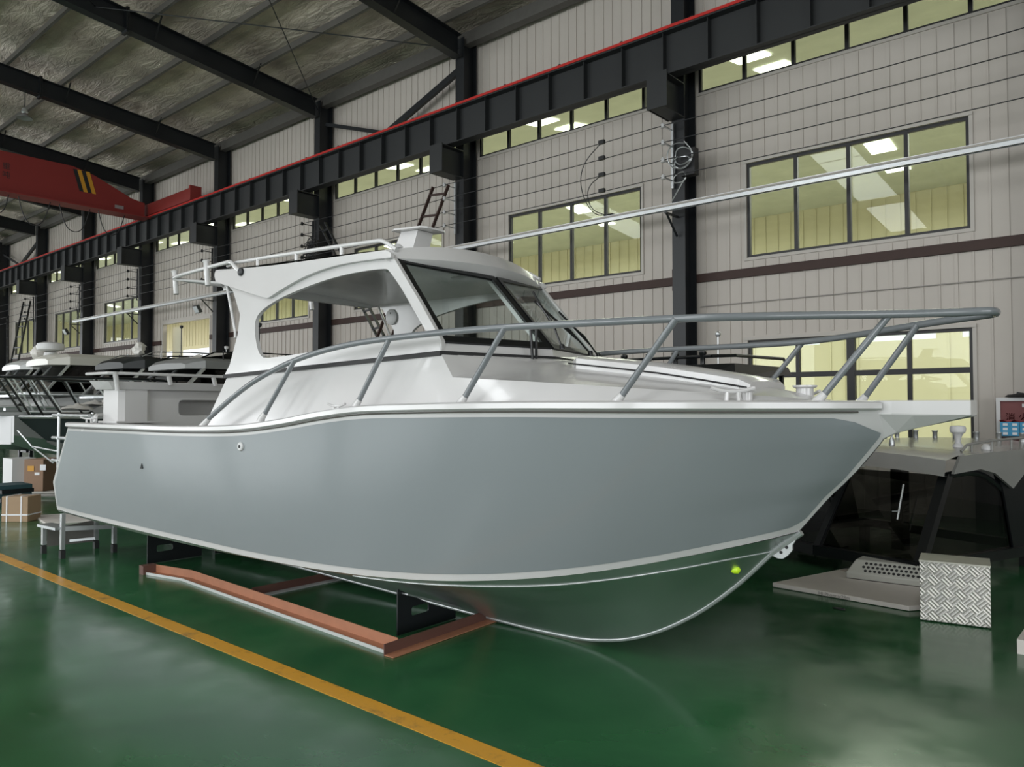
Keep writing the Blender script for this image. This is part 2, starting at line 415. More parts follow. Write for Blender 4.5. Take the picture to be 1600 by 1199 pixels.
def wall_cells(b, x0, x1, z0, z1, ops, y, t=0.1, axis='X'):
    xs = sorted({x0, x1, *[v for o in ops for v in o[:2] if x0 < v < x1]}); zs = sorted({z0, z1, *[v for o in ops for v in o[2:4] if z0 < v < z1]})
    def P(x, z, d): return (x, y + d, z) if axis == 'X' else (y + d, x, z)
    nx, nz = len(xs), len(zs)
    solid = [[not any(o[0] - 1e-6 < (xs[i] + xs[i + 1]) / 2 < o[1] + 1e-6 and o[2] - 1e-6 < (zs[j] + zs[j + 1]) / 2 < o[3] + 1e-6 for o in ops) for j in range(nz - 1)] for i in range(nx - 1)]
    vs = [P(xs[i], zs[j], d) for d in (0, t) for i in range(nx) for j in range(nz)]
    I = lambda i, j, d: d * nx * nz + i * nz + j
    fs = []
    g = lambda i, j: 0 <= i < nx - 1 and 0 <= j < nz - 1 and solid[i][j]
    for i in range(nx - 1):
        for j in range(nz - 1):
            if not solid[i][j]: continue
            for d in (0, 1): fs.append((I(i, j, d), I(i + 1, j, d), I(i + 1, j + 1, d), I(i, j + 1, d)))
            if not g(i - 1, j): fs.append((I(i, j, 0), I(i, j + 1, 0), I(i, j + 1, 1), I(i, j, 1)))
            if not g(i + 1, j): fs.append((I(i + 1, j, 0), I(i + 1, j + 1, 0), I(i + 1, j + 1, 1), I(i + 1, j, 1)))
            if not g(i, j - 1): fs.append((I(i, j, 0), I(i + 1, j, 0), I(i + 1, j, 1), I(i, j, 1)))
            if not g(i, j + 1): fs.append((I(i, j + 1, 0), I(i + 1, j + 1, 0), I(i + 1, j + 1, 1), I(i, j + 1, 1)))
    b.add(vs, fs)

# openings of the long wall, bay by bay
ops = []; windows = []
for k in range(9):
    xr, xl = COLX[k] - 0.16, COLX[k + 1] + 0.16; xc = (xr + xl) / 2
    windows.append(('upper', k, xl, xr, 7.78, 8.75)); ops.append((xl, xr, 7.78, 8.75))
    if k != 4:
        windows.append(('middle', k, xc - 1.8, xc + 1.8, 4.45, 6.20)); ops.append((xc - 1.8, xc + 1.8, 4.45, 6.20))
    else:
        ops.append((xc - 2.1, xc + 1.7, 0, 4.95)); DOORX = (xc - 2.1, xc + 1.7)
    if k == 0:
        windows.append(('lower', k, xc - 1.8, xc + 1.8, 0.95, 2.92)); ops.append((xc - 1.8, xc + 1.8, 0.95, 2.92))
windows.append(('upper', -1, COLX[0] + 0.16, COLX[0] + 5.7, 7.78, 8.75)); ops.append((COLX[0] + 0.16, COLX[0] + 5.7, 7.78, 8.75))
b = MB(); wall_cells(b, XL, XR, 0, 10.95, ops, WY, 0.12)
# standing ribs of the wall sheeting, cut where the openings are
rb = 0.018
x = XL + 0.2; i = 0
while x < 6:
    cuts = sorted((o[2] - 0.07, o[3] + 0.09) for o in ops if o[0] - 0.09 < x < o[1] + 0.09)
    z = 0.0
    for c0, c1 in cuts + [(10.9, 11)]:
        if c0 > z + 0.05: b.box((x, WY - rb / 2 + 0.002, (z + c0) / 2), (0.022 if i % 4 else 0.05, rb, c0 - z))
        z = max(z, c1)
    x += 0.235; i += 1
wf = struct('wall_far', b, PANEL, 'cream ribbed sheet wall with rows of windows')
b = MB(); b.box(((XL + 6) / 2, WY - 0.02, 0.42), (6 - XL, 0.03, 0.84)); 
# plinth cut by the door
b = MB()
for x0, x1 in ((XL, DOORX[0]), (DOORX[1], -5.98), (-2.37, 6)):
    b.box(((x0 + x1) / 2, WY - 0.03, 0.45), (x1 - x0, 0.04, 0.9))
struct('baseboard_far', b, CONC, 'dark grey masonry plinth of the far wall')

wn = 0
NAMEK = {'upper': ('high strip window under the crane beam', 6), 'middle': ('four pane window above the brown girt', 4), 'lower': ('large ground floor window', 4)}
for kind, k, x0, x1, z0, z1 in windows:
    wn += 1
    desc, n = NAMEK[kind]
    o = empty('window_%d' % wn, None, None, ((x0 + x1) / 2, WY, z0), kind='structure')
    o['label'] = desc + ', bay %s' % (ORD[k] if k >= 0 else 'beyond the right edge')
    cx = (x0 + x1) / 2
    f = MB(); t = 0.05; W = x1 - x0; H = z1 - z0
    f.box((0, 0.05, t / 2), (W, 0.062, t)); f.box((0, 0.05, H - t / 2), (W, 0.062, t))
    f.box((-W / 2 + t / 2, 0.05, H / 2), (t, 0.07, H)); f.box((W / 2 - t / 2, 0.05, H / 2), (t, 0.07, H))
    for q in range(1, n): f.box((-W / 2 + W * q / n, 0.05, H / 2), (0.065, 0.07, H))
    if kind == 'lower':
        f.box((0, 0.05, 2.27 - z0), (W - .01, 0.084, 0.09)); f.box((0, 0.05, H / 2), (0.13, 0.096, H - .01))
    f.build('window_frame', FRAME, o)
    g = MB(); g.box((0, 0.075, H / 2), (W - 0.02, 0.008, H - 0.02)); g.build('pane', HALLG, o)
    s = MB(); e = 0.055
    s.box((0, -0.012, -e / 2), (W + 2 * e, 0.03, e)); s.box((0, -0.02, H + e / 2), (W + 2 * e, 0.05, e))
    if kind != 'upper':
        s.box((-W / 2 - e / 2, -0.012, H / 2), (e, 0.03, H)); s.box((W / 2 + e / 2, -0.012, H / 2), (e, 0.03, H))
    s.build('flashing', TRIMM, o)
# gateway with a folded sliding leaf
d = empty('door_1', 'tall open gateway through the far wall', None, (DOORX[0], WY, 0), kind='structure')
b = MB(); b.box((0.04, 0.06, 2.475), (0.08, 0.16, 4.95)); b.box((3.76, 0.06, 2.475), (0.08, 0.16, 4.95)); b.box((1.9, 0.06, 4.91), (3.79, 0.15, 0.08)); b.build('door_frame', TRIMM, d)
b = MB(); b.box((0.45, 0.4, 2.4), (0.75, 0.06, 4.8)); b.build('door_leaf', YELLW, d)

# other walls, roof
nops = [(xc - 4.8, xc + 4.8, 2.4, 8.0) for xc in (-44, -32, -20, -8, 4)]
b = MB(); wall_cells(b, XL, XR, 0, 10.95, nops, YN, -0.12); struct('wall_near', b, PANEL)
for q, (o0, o1, z0, z1) in enumerate(nops):
    wn += 1; o = empty('window_%d' % wn, 'window band of the near wall', None, ((o0 + o1) / 2, YN, z0), kind='structure')
    f = MB()
    for j in range(9): f.box((-4.8 + 1.2 * j, 0.05, 2.8), (0.06, 0.06, 5.6))
    for j in range(3): f.box((0, 0.05, 2.8 * j), (9.6, 0.06, 0.06))
    f.build('window_frame', FRAME, o)
b = MB(); wall_cells(b, YN, WY, 0, 12.4, [(-7.5, 3.5, 0.1, 6.9)], XR, 0.12, 'Y'); struct('wall_right', b, PANEL)
b = MB(); wall_cells(b, YN, WY, 0, 12.4, [(-7.5, 3.5, 0.1, 7.1)], XL, -0.12, 'Y'); struct('wall_left', b, PANEL)
RIDGE = -1.2
def roofz(y): return 10.62 + 0.1 * (13.0 - max(y, RIDGE)) - 0.1 * max(0, RIDGE - y)
b = MB()
ys = [WY, RIDGE, YN]
b.grid([[(x, y, roofz(y) + 0.26) for x in (XL, XR)] for y in ys], smooth=False)
struct('ceiling', b, FOIL, 'silvery foil insulation under the roof')

# rafters
for i, X in enumerate(COLX):
    b = MB()
    for (ya, yb) in ((12.9, RIDGE), (RIDGE, YN + 0.3)):
        za, zb = roofz(ya), roofz(yb)
        b.bar((X, ya, za - 0.01), (X, yb, zb - 0.01), 0.26, 0.02); b.bar((X, ya, za - 0.53), (X, yb, zb - 0.43), 0.26, 0.02)
        b.add([(X - .006, ya, za), (X - .006, yb, zb), (X - .006, yb, zb - .43), (X - .006, ya, za - .53), (X + .006, ya, za), (X + .006, yb, zb), (X + .006, yb, zb - .43), (X + .006, ya, za - .53)],
              [(0, 1, 2, 3), (7, 6, 5, 4)])
    b.box((X, 7.6, roofz(7.6) - 0.25), (0.26, 0.03, 0.62)); b.box((X, 7.56, roofz(7.6) - 0.25), (0.26, 0.03, 0.62))
    o = b.build('roof_rafter', STEEL)
    tag(o, 'dark steel roof rafter, the %s in the hall' % ORD[i], 'rafter', 'roof rafters')
    # fly braces between rafter foot and purlins
    for y in (10.9, 8.25, 5.55):
        s = MB()
        s.bar((X, y, roofz(y) - 0.46), (X + 0.42, y, roofz(y) + 0.06), 0.04, 0.006); s.bar((X, y, roofz(y) - 0.46), (X - 0.42, y, roofz(y) + 0.06), 0.04, 0.006)
        s.build('fly_brace', STEEL, o)
# purlins
for i in range(20):
    y = 12.35 - 1.4 * i
    b = MB(); z = roofz(y)
    b.box(((XL + XR) / 2, y, z + 0.11), (XR - XL, 0.02, 0.22)); b.box(((XL + XR) / 2, y - 0.03, z + 0.012), (XR - XL, 0.07, 0.02)); b.box(((XL + XR) / 2, y + 0.03, z + 0.21), (XR - XL, 0.07, 0.02))
    o = b.build('roof_purlin', PURLIN)
    tag(o, 'long grey purlin under the foil, %s from the far wall' % ['first', 'second', 'third', 'fourth', 'fifth', 'sixth', 'seventh', 'eighth', 'ninth', 'tenth', '11th', '12th', '13th', '14th', '15th', '16th', '17th', '18th', '19th', '20th'][i], 'purlin', 'roof purlins')
# eaves strut along the wall head
b = MB(); b.box(((XL + XR) / 2, 13.2, 10.62), (XR - XL, 0.22, 0.30)); tag(b.build('eaves_beam', PURLIN), 'grey eaves beam along the head of the far wall', 'beam')
# roof cross rods
def rod(p, q, lab, r=0.013):
    b = MB(); b.tube([p, q], r, 6); tag(b.build('bracing_rod', STEEL), lab, 'rod', 'roof bracing rods')
rod((COLX[3], 13.0, 10.35), (COLX[2], 6.9, 10.98), 'thin roof bracing rod near the wall, between third and fourth rafters')
rod((COLX[3], 6.9, 10.98), (COLX[2], 13.0, 10.35), 'thin roof bracing rod crossing the first one, between third and fourth rafters')
rod((COLX[3], 6.9, 10.98), (COLX[2], 0.9, 11.5), 'thin roof bracing rod further out, between third and fourth rafters')
rod((COLX[3], 0.9, 11.5), (COLX[2], 6.9, 10.98), 'thin roof bracing rod crossing the outer one, between third and fourth rafters')

# columns (H sections) with crane brackets
for i, X in enumerate(COLX):
    t = empty('steel_column', 'dark steel column by the far wall, the %s' % ORD[i], 'column', (X, 13.2, 0), group='steel wall columns')
    b = MB()
    b.box((0, -0.215, 5.3), (0.27, 0.02, 10.6)); b.box((0, 0.215, 5.3), (0.27, 0.02, 10.6)); b.box((0, 0, 5.3), (0.014, 0.42, 10.6))
    b.build('shaft', STEEL, t)
    b = MB()   # bracket carrying the crane beam
    y0, y1 = -1.0, -0.225
    b.box((0, (y0 + y1) / 2, 0.64), (0.30, y1 - y0, 0.02)); b.box((0, (y0 + y1) / 2, 0), (0.30, y1 - y0, 0.02))
    b.box((0, (y0 + y1) / 2, 0.32), (0.02, y1 - y0, 0.64)); b.box((0, y0, 0.32), (0.42, 0.02, 0.66)); b.box((-0.2, (y0 + y1) / 2, 0.32), (0.02, y1 - y0, 0.64))
    o = b.build('crane_bracket', BEAM, t); o.location = (0, 0, 7.17)
    b = MB(); b.box((0, -0.235, 0.02), (0.4, 0.5, 0.04)); b.box((0, 0, 0.02), (0.45, 0.6, 0.04)); b.build('base_plate', STEEL, t)
    # girt clip plate with bolts
    b = MB(); b.box((-0.22, 0.1, 4.17), (0.2, 0.02, 0.42)); o = b.build('girt_cleat', BROWN, t)
    bb = MB()
    for dx in (-0.27, -0.18):
        for dz in (-0.14, 0, 0.14): bb.lathe((dx, 0.085, 4.17 + dz), [(0.014, 0), (0.014, -0.012)], 6, 'Y')
    bb.build('bolts', GALV, o)

# girt (brown) along the wall
for x0, x1, lab in ((XL, DOORX[0], 'brown steel girt on the wall left of the gateway'), (DOORX[1], 6.0, 'brown steel girt running along the wall right of the gateway')):
    b = MB(); b.box(((x0 + x1) / 2, 13.47, 4.245), (x1 - x0, 0.06, 0.012)); b.box(((x0 + x1) / 2, 13.465, 4.095), (x1 - x0, 0.05, 0.012)); b.box(((x0 + x1) / 2, 13.44, 4.17), (x1 - x0, 0.012, 0.155))
    tag(b.build('wall_girt', BROWN), lab, 'girt')

# thin conduit under the girt
b = MB(); b.tube([(-6.9, 13.46, 3.62), (6, 13.46, 3.62)], 0.01, 6); tag(b.build('thin_conduit', PANELR), 'thin grey conduit on the wall below the brown girt', 'conduit')

# crane runway beam
t = empty('crane_beam', 'long dark crane runway beam with stiffeners along the wall', 'beam', (0, 12.55, 7.84))
b = MB(); L0, L1 = XL + 1, 8
b.box(((L0 + L1) / 2, 0, 0.80), (L1 - L0, 0.34, 0.03)); b.box(((L0 + L1) / 2, 0, 0.012), (L1 - L0, 0.26, 0.024)); b.box(((L0 + L1) / 2, 0, 0.4), (L1 - L0, 0.014, 0.8))
b.build('girder', BEAM, t)
st = MB(); st.box((0, -0.07, 0.4), (0.012, 0.12, 0.77)); st0 = st.build('stiffener', BEAM, t); st0.location = (-1.7, 0, 0)
for k in range(1, 66):
    c = st0.copy(); COL.objects.link(c); c.parent = t; c.location = (-1.7 - 0.9 * k, 0, 0)
b = MB(); b.box(((L0 + L1) / 2, 0.03, 0.86), (L1 - L0, 0.07, 0.09)); b.build('rail', STEEL, t)
t2 = empty('conductor_rail', 'red conductor rail running on top of the crane beam', 'rail', (0, 12.42, 8.70))
b = MB(); b.box(((L0 + L1) / 2, 0, 0), (L1 - L0, 0.05, 0.055)); b.build('bar', REDL, t2)
c0 = MB(); c0.box((0, 0.01, 0.035), (0.05, 0.06, 0.03)); cl = c0.build('clip', STEEL, t2); cl.location = (-2, 0, 0)
for k in range(1, 36):
    c = cl.copy(); COL.objects.link(c); c.parent = t2; c.location = (-2 - 1.5 * k, 0, 0)

# V bracing between columns above the beam
for (ka, kb, where) in ((3, 2, 'third and fourth'), (8, 7, 'eighth and ninth')):
    xa, xb = COLX[ka] + 0.2, COLX[kb] - 0.2; xm = (xa + xb) / 2
    t = empty('wall_brace', 'dark steel V brace high on the wall between %s columns' % where, 'brace', (xm, 13.15, 9.02), group='wall braces')
    b = MB(); b.bar((0, 0, 0), (xb - xm, 0, 0.9), 0.09, 0.16); b.build('diagonal', STEEL, t)
    b = MB(); b.bar((0, 0, 0), (xa - xm, 0, 0.9), 0.06, 0.10); b.build('diagonal', STEEL, t)

# trolley wires on insulator racks
for j, z in enumerate((6.95, 6.63, 6.30, 5.98)):
    b = MB()
    for k in range(10):
        a = COLX[k] if k < 10 else XL
        bx = COLX[k + 1] if k < 9 else XL
        pts = []
        for q in range(9):
            u = q / 8; pts.append((a + (bx - a) * u, 12.55, z - 0.03 * 4 * u * (1 - u)))
        b.tube(pts, 0.009, 5)
    b.tube([(COLX[0], 12.55, z), (8, 12.55, z)], 0.009, 5)
    tag(b.build('trolley_wire', STEEL), ['topmost', 'second from top', 'third from top', 'lowest'][j] + ' of the four thin wires strung along the wall', 'wire', 'trolley wires')
for i, X in enumerate(COLX):
    t = empty('insulator_rack', 'rack of four insulators on the %s column' % ORD[i], 'insulator rack', (X - 0.08, 12.95, 5.98), group='insulator racks')
    b = MB(); b.box((0, -0.04, 0.49), (0.05, 0.04, 1.25)); 
    for z in (0, .32, .65, .97): b.box((0, -0.2, z), (0.03, 0.36, 0.02))
    b.build('bracket', GALV if i < 3 else STEEL, t)
    for z in (0, .32, .65, .97):
        b = MB(); b.lathe((0, -0.4, z - 0.05), [(0.02, 0), (0.045, 0.01), (0.03, 0.04), (0.045, 0.06), (0.02, 0.1)], 10); b.build('insulator', WHITE2 if i < 3 else BLACKM, t)
# drop insulators hanging on the wires (bay two and bay six)
for nm, X in (('second', -8.55), ('sixth', -35.2)):
    t = empty('wire_tap', 'black tap clamps with drooping lead on the wires, %s bay from right' % nm, 'cable clamp', (X, 12.55, 5.98), group='wire taps')
    for z in (0, .32, .65, .97):
        b = MB(); b.box((0, 0, z), (0.13, 0.06, 0.075)); b.lathe((-0.07, 0, z), [(0.03, 0), (0.03, 0.14)], 8, 'X'); b.build('clamp', BLACKM, t)
    b = MB(); b.tube([(0, 0, .97), (-0.45, -.05, .6), (-0.5, -.05, .1), (-0.2, -.05, -.45), (0.12, 0, -.52)], 0.009, 6, smooth=3)
    b.tube([(0, 0, .32), (-0.35, -.05, .1), (-0.25, -.05, -.35), (0.12, 0, -.52)], 0.009, 6, smooth=3); b.build('lead', STEEL, t)
    b = MB(); b.lathe((0.05, 0, -.54), [(0.03, 0), (0.05, 0.1), (0.05, 0.2), (0.02, 0.26)], 10, 'X'); b.build('plug', BLACKM, t)

# light strut channel carried by brackets in front of the columns
zc = 5.42
t = empty('strut_channel', 'long galvanised strut channel slung in front of the columns', 'channel', (0, 12.5, zc))
b = MB(); b.box(((-35.9 + 8) / 2, 0, 0), (43.9, 0.09, 0.025)); b.box(((-35.9 + 8) / 2, -0.045, -0.05), (43.9, 0.012, 0.10)); b.box(((-35.9 + 8) / 2, 0.045, -0.05), (43.9, 0.012, 0.10)); b.build('channel', GALV, t)
b = MB(); b.tube([(-35.9, -0.06, -0.02), (8, -0.06, -0.02)], 0.018, 6); b.build('pipe', TRIMM, t)
br = None
for X in COLX[1:7]:
    b = MB(); b.box((0, 0.22, -0.13), (0.05, 0.46, 0.03)); b.bar((0, 0.02, -0.13), (0, 0.42, -0.5), 0.03, 0.03)
    if br is None: br = b.build('bracket', STEEL, t); o = br
    else: o = br.copy(); COL.objects.link(o); o.parent = t
    o.location = (X, 0, 0)
for i, X in enumerate((COLX[4], COLX[6])):
    f = empty('floodlight', 'small floodlight under the strut channel, %s one' % ['nearer', 'farther'][i], 'floodlight', (X + 0.05, 12.35, 4.95), group='wall floodlights')
    b = MB(); b.box((0, 0, 0), (0.3, 0.10, 0.26), rx=0.5); b.build('housing', STEEL, f)
    b = MB(); b.box((0, -0.055, -0.02), (0.26, 0.012, 0.22), rx=0.5); b.build('lens', GALV, f)

# cable tangle on two columns
def tangle(X, lab, seed, n=9, spread=0.5):
    rr = random.Random(seed)
    t = empty('cable_tangle', lab, 'cables', (X, 12.75, 6.0), group='cable tangles')
    b = MB(); b.box((0.15, 0.12, 0.25), (0.28, 0.16, 0.5)); b.build('junction_box', BLACKM, t)
    b = MB()
    for k in range(n):
        cx_, cz_, ra, rb_ = rr.uniform(0, spread * .4), rr.uniform(-.1, .4), rr.uniform(.08, .3), rr.uniform(.08, .3)
        pts = [(cx_ + ra * math.cos(a * .9 + k), rr.uniform(-.15, .02), cz_ + rb_ * math.sin(a * .9 + k)) for a in range(8)]
        if k % 3 == 0: pts.append((rr.uniform(-.2, spread), -.1, rr.uniform(-.6, .6)))
        b.tube(pts, 0.012, 6, smooth=3)
    b.build('cable', BLACKM if seed % 2 else GALV, t); return t
tangle(COLX[3] - 0.1, 'black tangle of cables and junction box on the fourth column', 3, 12, 0.9)
t = tangle(COLX[1] + 0.15, 'coiled grey cable on the second column', 4, 4, 0.35)

# high bay lamp
t = empty('high_bay_lamp', 'small hanging lamp with shallow shade, under the roof at left', 'lamp', (-24.6, 7.2, 9.95))
b = MB(); b.tube([(0, 0, 0.2), (0, 0, 1.15)], 0.012, 6); b.build('cord', STEEL, t)
b = MB(); b.lathe((0, 0, 0.08), [(0.07, 0), (0.09, 0.03), (0.07, 0.14), (0.02, 0.18)], 14); b.build('driver', GALV, t)
b = MB(); b.lathe((0, 0, -0.06), [(0.02, 0.13), (0.08, 0.10), (0.20, 0.02), (0.21, 0.0), (0.19, 0.0), (0.05, 0.05)], 24); b.build('shade', GHULL, t)

# overhead travelling crane
GX = -28.6
t = empty('bridge_crane', 'red overhead travelling crane with black and yellow stripes', 'crane', (GX, 12.5, 8.65))
prof = [(-0.15, 0.06), (-0.15, 0.54), (-0.6, 0.62), (-1.9, 1.18), (-2.6, 1.34), (-26.0, 1.36), (-27.5, 0.6), (-27.5, 0.06)]
b = MB(); b.prism(prof, -0.25, 0.25, lambda u, v, w_: (w_ - 0.25, u - 0.05, v)); b.build('girder', REDP, t)
b = MB(); b.box((1.1, 0.08, 0.34), (4.3, 0.28, 0.42)); b.box((3.28, 0.08, 0.36), (0.10, 0.4, 0.5)); b.box((-1.1, 0.08, 0.36), (0.10, 0.4, 0.5)); b.build('end_carriage', REDP, t)
b = MB(); b.box((1.1, -27.3, 0.27), (4.3, 0.3, 0.46)); b.build('end_carriage', REDP, t)
b = MB(); b.box((-0.02, -13.8, -0.03), (0.7, 27.4, 0.04)); b.build('lower_flange', REDP, t)
def stripes(u0, wd, zb, zt, m, nm):
    b = MB(); y = lambda px: px
    b.prism([(u0 + 0.22, zb), (u0 + 0.22 + wd, zb), (u0 + wd, zt), (u0, zt)], 0, 0.006, lambda u, v, w_: (0.003 + w_, u, v)); b.build(nm, m, t)
for k in range(4):
    stripes(-2.64 + 0.135 * k, 0.13, 0.52, 1.25, (BLACKM, YELP)[k % 2], 'stripe')
for k, (s_, z_) in enumerate((('起 重', 1.0), ('最 吨', 0.72))):
    o = text(s_, 0.24, INK, 'lettering', t, (0.004, -5.05, z_ - 0.22), (PI / 2, 0, PI / 2))
b = MB()
rr = random.Random(5)
yy = -0.9
while yy > -7.5:
    wd = 0.6 + rr.random() * 0.5; dp = 0.5 + rr.random() * 0.5
    b.tube([(0, yy, 0), (0, yy - wd * .2, -dp * .8), (0, yy - wd * .5, -dp), (0, yy - wd * .8, -dp * .8), (0, yy - wd, 0)], 0.016, 6, smooth=3)
    yy -= wd + 0.25
b.build('festoon_cable', BLACKM, t)
b = MB(); b.box((0.01, -1.1, 0.22), (0.02, 0.3, 0.12)); b.build('nameplate', GALV, t)

# leaning ladders
def ladder(name, p, q, wd, n, m, lab, side=(1, 0, 0), grp=None):
    p = Vector(p); q = Vector(q); s_ = Vector(side).normalized() * wd / 2
    t = empty(name, lab, 'ladder', p, group=grp)
    d_ = q - p
    for sg in (-1, 1):
        b = MB(); b.bar(s_ * sg, d_ + s_ * sg, 0.035, 0.075, up=(0, 1, 0)); b.build('rail', m, t)
    r0 = None
    for k in range(n):
        c = d_ * ((k + 0.6) / n)
        if r0 is None:
            b = MB(); b.bar(-s_, s_, 0.035, 0.05); r0 = b.build('rung', m, t); r0.location = c
        else:
            o = r0.copy(); COL.objects.link(o); o.parent = t; o.location = c
    return t
ladder('ladder', (-15.75, 11.4, 0), (-13.15, 12.55, 6.95), 0.42, 14, BROWN, 'brown ladder leaning against the third column', (1, 0.3, 0), 'leaning ladders')
ladder('ladder', (-12.15, 12.1, 0), (-17.95, 12.6, 6.8), 0.42, 14, STEEL, 'dark grey ladder leaning against the fourth column', (1, -0.3, 0), 'leaning ladders')
ladder('ladder', (-38.9, 11.0, 0), (-44.9, 12.55, 6.3), 0.6, 13, STEEL, 'dark ladder at far left leaning towards the left', (1, -0.2, 0), 'leaning ladders')
ladder('ladder', (-40.4, 11.0, 0), (-42.0, 12.55, 6.8), 0.6, 13, STEEL, 'dark ladder at far left leaning towards the right', (1, 0.2, 0), 'leaning ladders')

# fire cabinet
t = empty('fire_cabinet', 'white framed fire hydrant cabinet with dark red glass', 'cabinet', (-1.74, 13.32, 0.75))
b = MB(); b.box((0, 0.08, 0.53), (0.62, 0.16, 1.1)); b.build('body', mat('cabinet_body', (0.50, 0.40, 0.40), 0.5), t)
b = MB()
b.box((-0.285, -0.03, 0.53), (0.05, 0.06, 1.1)); b.box((0.285, -0.03, 0.53), (0.05, 0.06, 1.1)); b.box((0, -0.03, 1.06), (0.624, 0.066, 0.05)); b.box((0, -0.03, 0.02), (0.624, 0.066, 0.05)); b.build('door_frame', WHITE2, t)
b = MB(); b.box((0, -0.02, 0.54), (0.52, 0.008, 1.0)); b.build('glass', CABG, t)
b = MB(); b.box((0.13, -0.035, 0.97), (0.24, 0.01, 0.05)); b.build('label_strip', WHITE2, t)
text('消 火', 0.125, REDINK, 'lettering', t, (-0.20, -0.03, 0.755))
for k in range(2):
    b = MB(); b.box((0, 0, 0.10), (0.235, 0.14, 0.20)); o = b.build('carton', mat('blue_carton', (0.03, 0.28, 0.50), 0.4, noise=0.25, nscale=22))
    o.location = (-1.86 + 0.24 * k, 13.17, 1.28)
    tag(o, 'blue printed carton in front of the fire cabinet glass, %s' % ['left', 'right'][k], 'carton', 'blue cartons')
    for a_ in range(2):
        for c_ in range(3):
            p = MB(); p.box((-0.055 + 0.115 * a_, -0.072, 0.035 + 0.065 * c_), (0.06, 0.004, 0.036)); p.build('printed_mark', PAPER, o)
b = MB(); b.grid([[(-1.99 + 0.048 * i, 13.10 + 0.023 * j, 1.495 + 0.02 * math.sin(i * 2 + j)) for i in range(11)] for j in range(7)]); b.grid([[(-1.99 + 0.048 * i, 13.10 + 0.023 * j, 1.482) for i in range(11)] for j in range(7)])
tag(b.build('red_cloth', mat('red_cloth', (0.45, 0.10, 0.12), 0.6, noise=0.3, nscale=14)), 'red and white wrapping on top of the blue cartons', 'wrapping')
b = MB(); b.box((-1.76, 13.17, 1.27), (0.50, 0.2, 0.02)); b.box((-2.0, 13.17, 0.63), (0.03, 0.2, 1.26)); b.box((-1.53, 13.17, 0.63), (0.03, 0.2, 1.26)); tag(b.build('side_table', STEEL), 'narrow steel stand before the fire cabinet, carrying blue cartons', 'stand')
b = MB(); b.lathe((-1.72, 13.38, 1.845), [(0.02, 0), (0.24, 0.0), (0.20, 0.035), (0.05, 0.05)], 14); b.box((-1.7, 13.36, 1.885), (0.2, 0.10, 0.03), ry=0.2); tag(b.build('black_bag', BLACKM), 'black bag lying on top of the fire cabinet', 'bag')

# ------------------------------------------------ the neighbouring hall seen through the glass
b = MB(); bops = [(-79.5, -52, 0, 6.4)] + [(x_, x_ + 2.2, 4.1, 4.8) for x_ in (-12.6, -8.6, -5.6)]
wall_cells(b, -80, 14, 0, 9.4, bops, 30, 0.1)
x = -79
while x < 14: 
    if not any(o[0] < x < o[1] for o in bops): b.box((x, 29.98, 4.7), (0.05, 0.04, 9.4))
    else: b.box((x, 29.98, 8.0), (0.05, 0.04, 2.7))
    x += 0.5
struct('wall_back', b, YELLW, 'yellowish wall of the neighbouring hall')
b = MB()
pads = [(-9.6 - 5.85 * k + dx, -9.6 - 5.85 * k + dx + 0.9) for k in range(-3, 9) for dx in (0,)]
b.add([(-80, 13.62, 9.0), (14, 13.62, 9.0), (14, 22, 10.4), (-80, 22, 10.4), (14, 30, 9.4), (-80, 30, 9.4)], [(0, 1, 2, 3), (3, 2, 4, 5)])
struct('ceiling_back', b, mat('pale_foil', (0.50, 0.53, 0.47), 0.5, 0.1, noise=0.2, nscale=1.5, bump=0.5, bscale=3), 'pale foil ceiling of the neighbouring hall')
SKY = emis('roof_light_panel', (1.0, 0.98, 0.86), 3.2)
for k in range(12):
    X = -1.5 - 5.85 * k
    for (ya, yb) in ((15.2, 16.3), (17.0, 18.1), (18.8, 19.9), (23.6, 24.5), (25.3, 26.2), (27.0, 27.9)):
        z = lambda y: (9.0 + 1.4 * (y - 13.62) / 8.38 if y < 22 else 10.4 - (y - 22) / 8) - 0.03
        b = MB(); b.add([(X, ya, z(ya)), (X + 0.75, ya, z(ya)), (X + 0.75, yb, z(yb)), (X, yb, z(yb))], [(0, 1, 2, 3)])
        wn += 1
        struct('window_%d' % wn, b, SKY, 'bright roof light panel of the neighbouring hall')
for xc in (-66, -50, -34, -18, -2):
    area('added_neighbour_fill', (xc, 21.5, 8.7), (0, 0, 0), 10, 6, 1350, (1.0, 0.99, 0.92))  # area lamps added under the ceiling to brighten this hall
b = MB(); wall_cells(b, 13.62, 30, 0, 10.4, [], 14, 0.1, 'Y'); struct('wall_back_right', b, YELLW)
b = MB(); wall_cells(b, 13.62, 30, 0, 10.4, [], -80, 0.1, 'Y'); wall_cells(b, -80, XL, 0, 10.95, [], 13.5, 0.1); struct('wall_back_left', b, YELLW)

# ================================================================ THE MAIN BOAT
BA = math.radians(1.5)
BF = Vector((math.cos(BA), math.sin(BA), 0)); BN = Vector((-math.sin(BA), math.cos(BA), 0))
BO = BF * -9.76 + BN * 4.63                     # keel heel on the floor; x forward, y to port (towards the wall)
def bt(px, py, y):
    r = ray(px, py); t = (y - (EYE - BO).dot(BN)) / r.dot(BN); p = EYE + r * t - BO
    return Vector((p.dot(BF), y, p.z))
def side(z): return -0.965 + 0.075 * max(0.0, z - 2.0) / 0.9      # cabin side tumblehome (starboard, y)
def bs(px, py, off=0.0):
    y = -0.95
    for _ in range(12): p = bt(px, py, y); y = side(p.z) - off
    return Vector((p.x, p.z))
boat = empty('cabin_boat', 'large grey and white aluminium hardtop boat with bow rail in the foreground', 'boat', BO, BA)

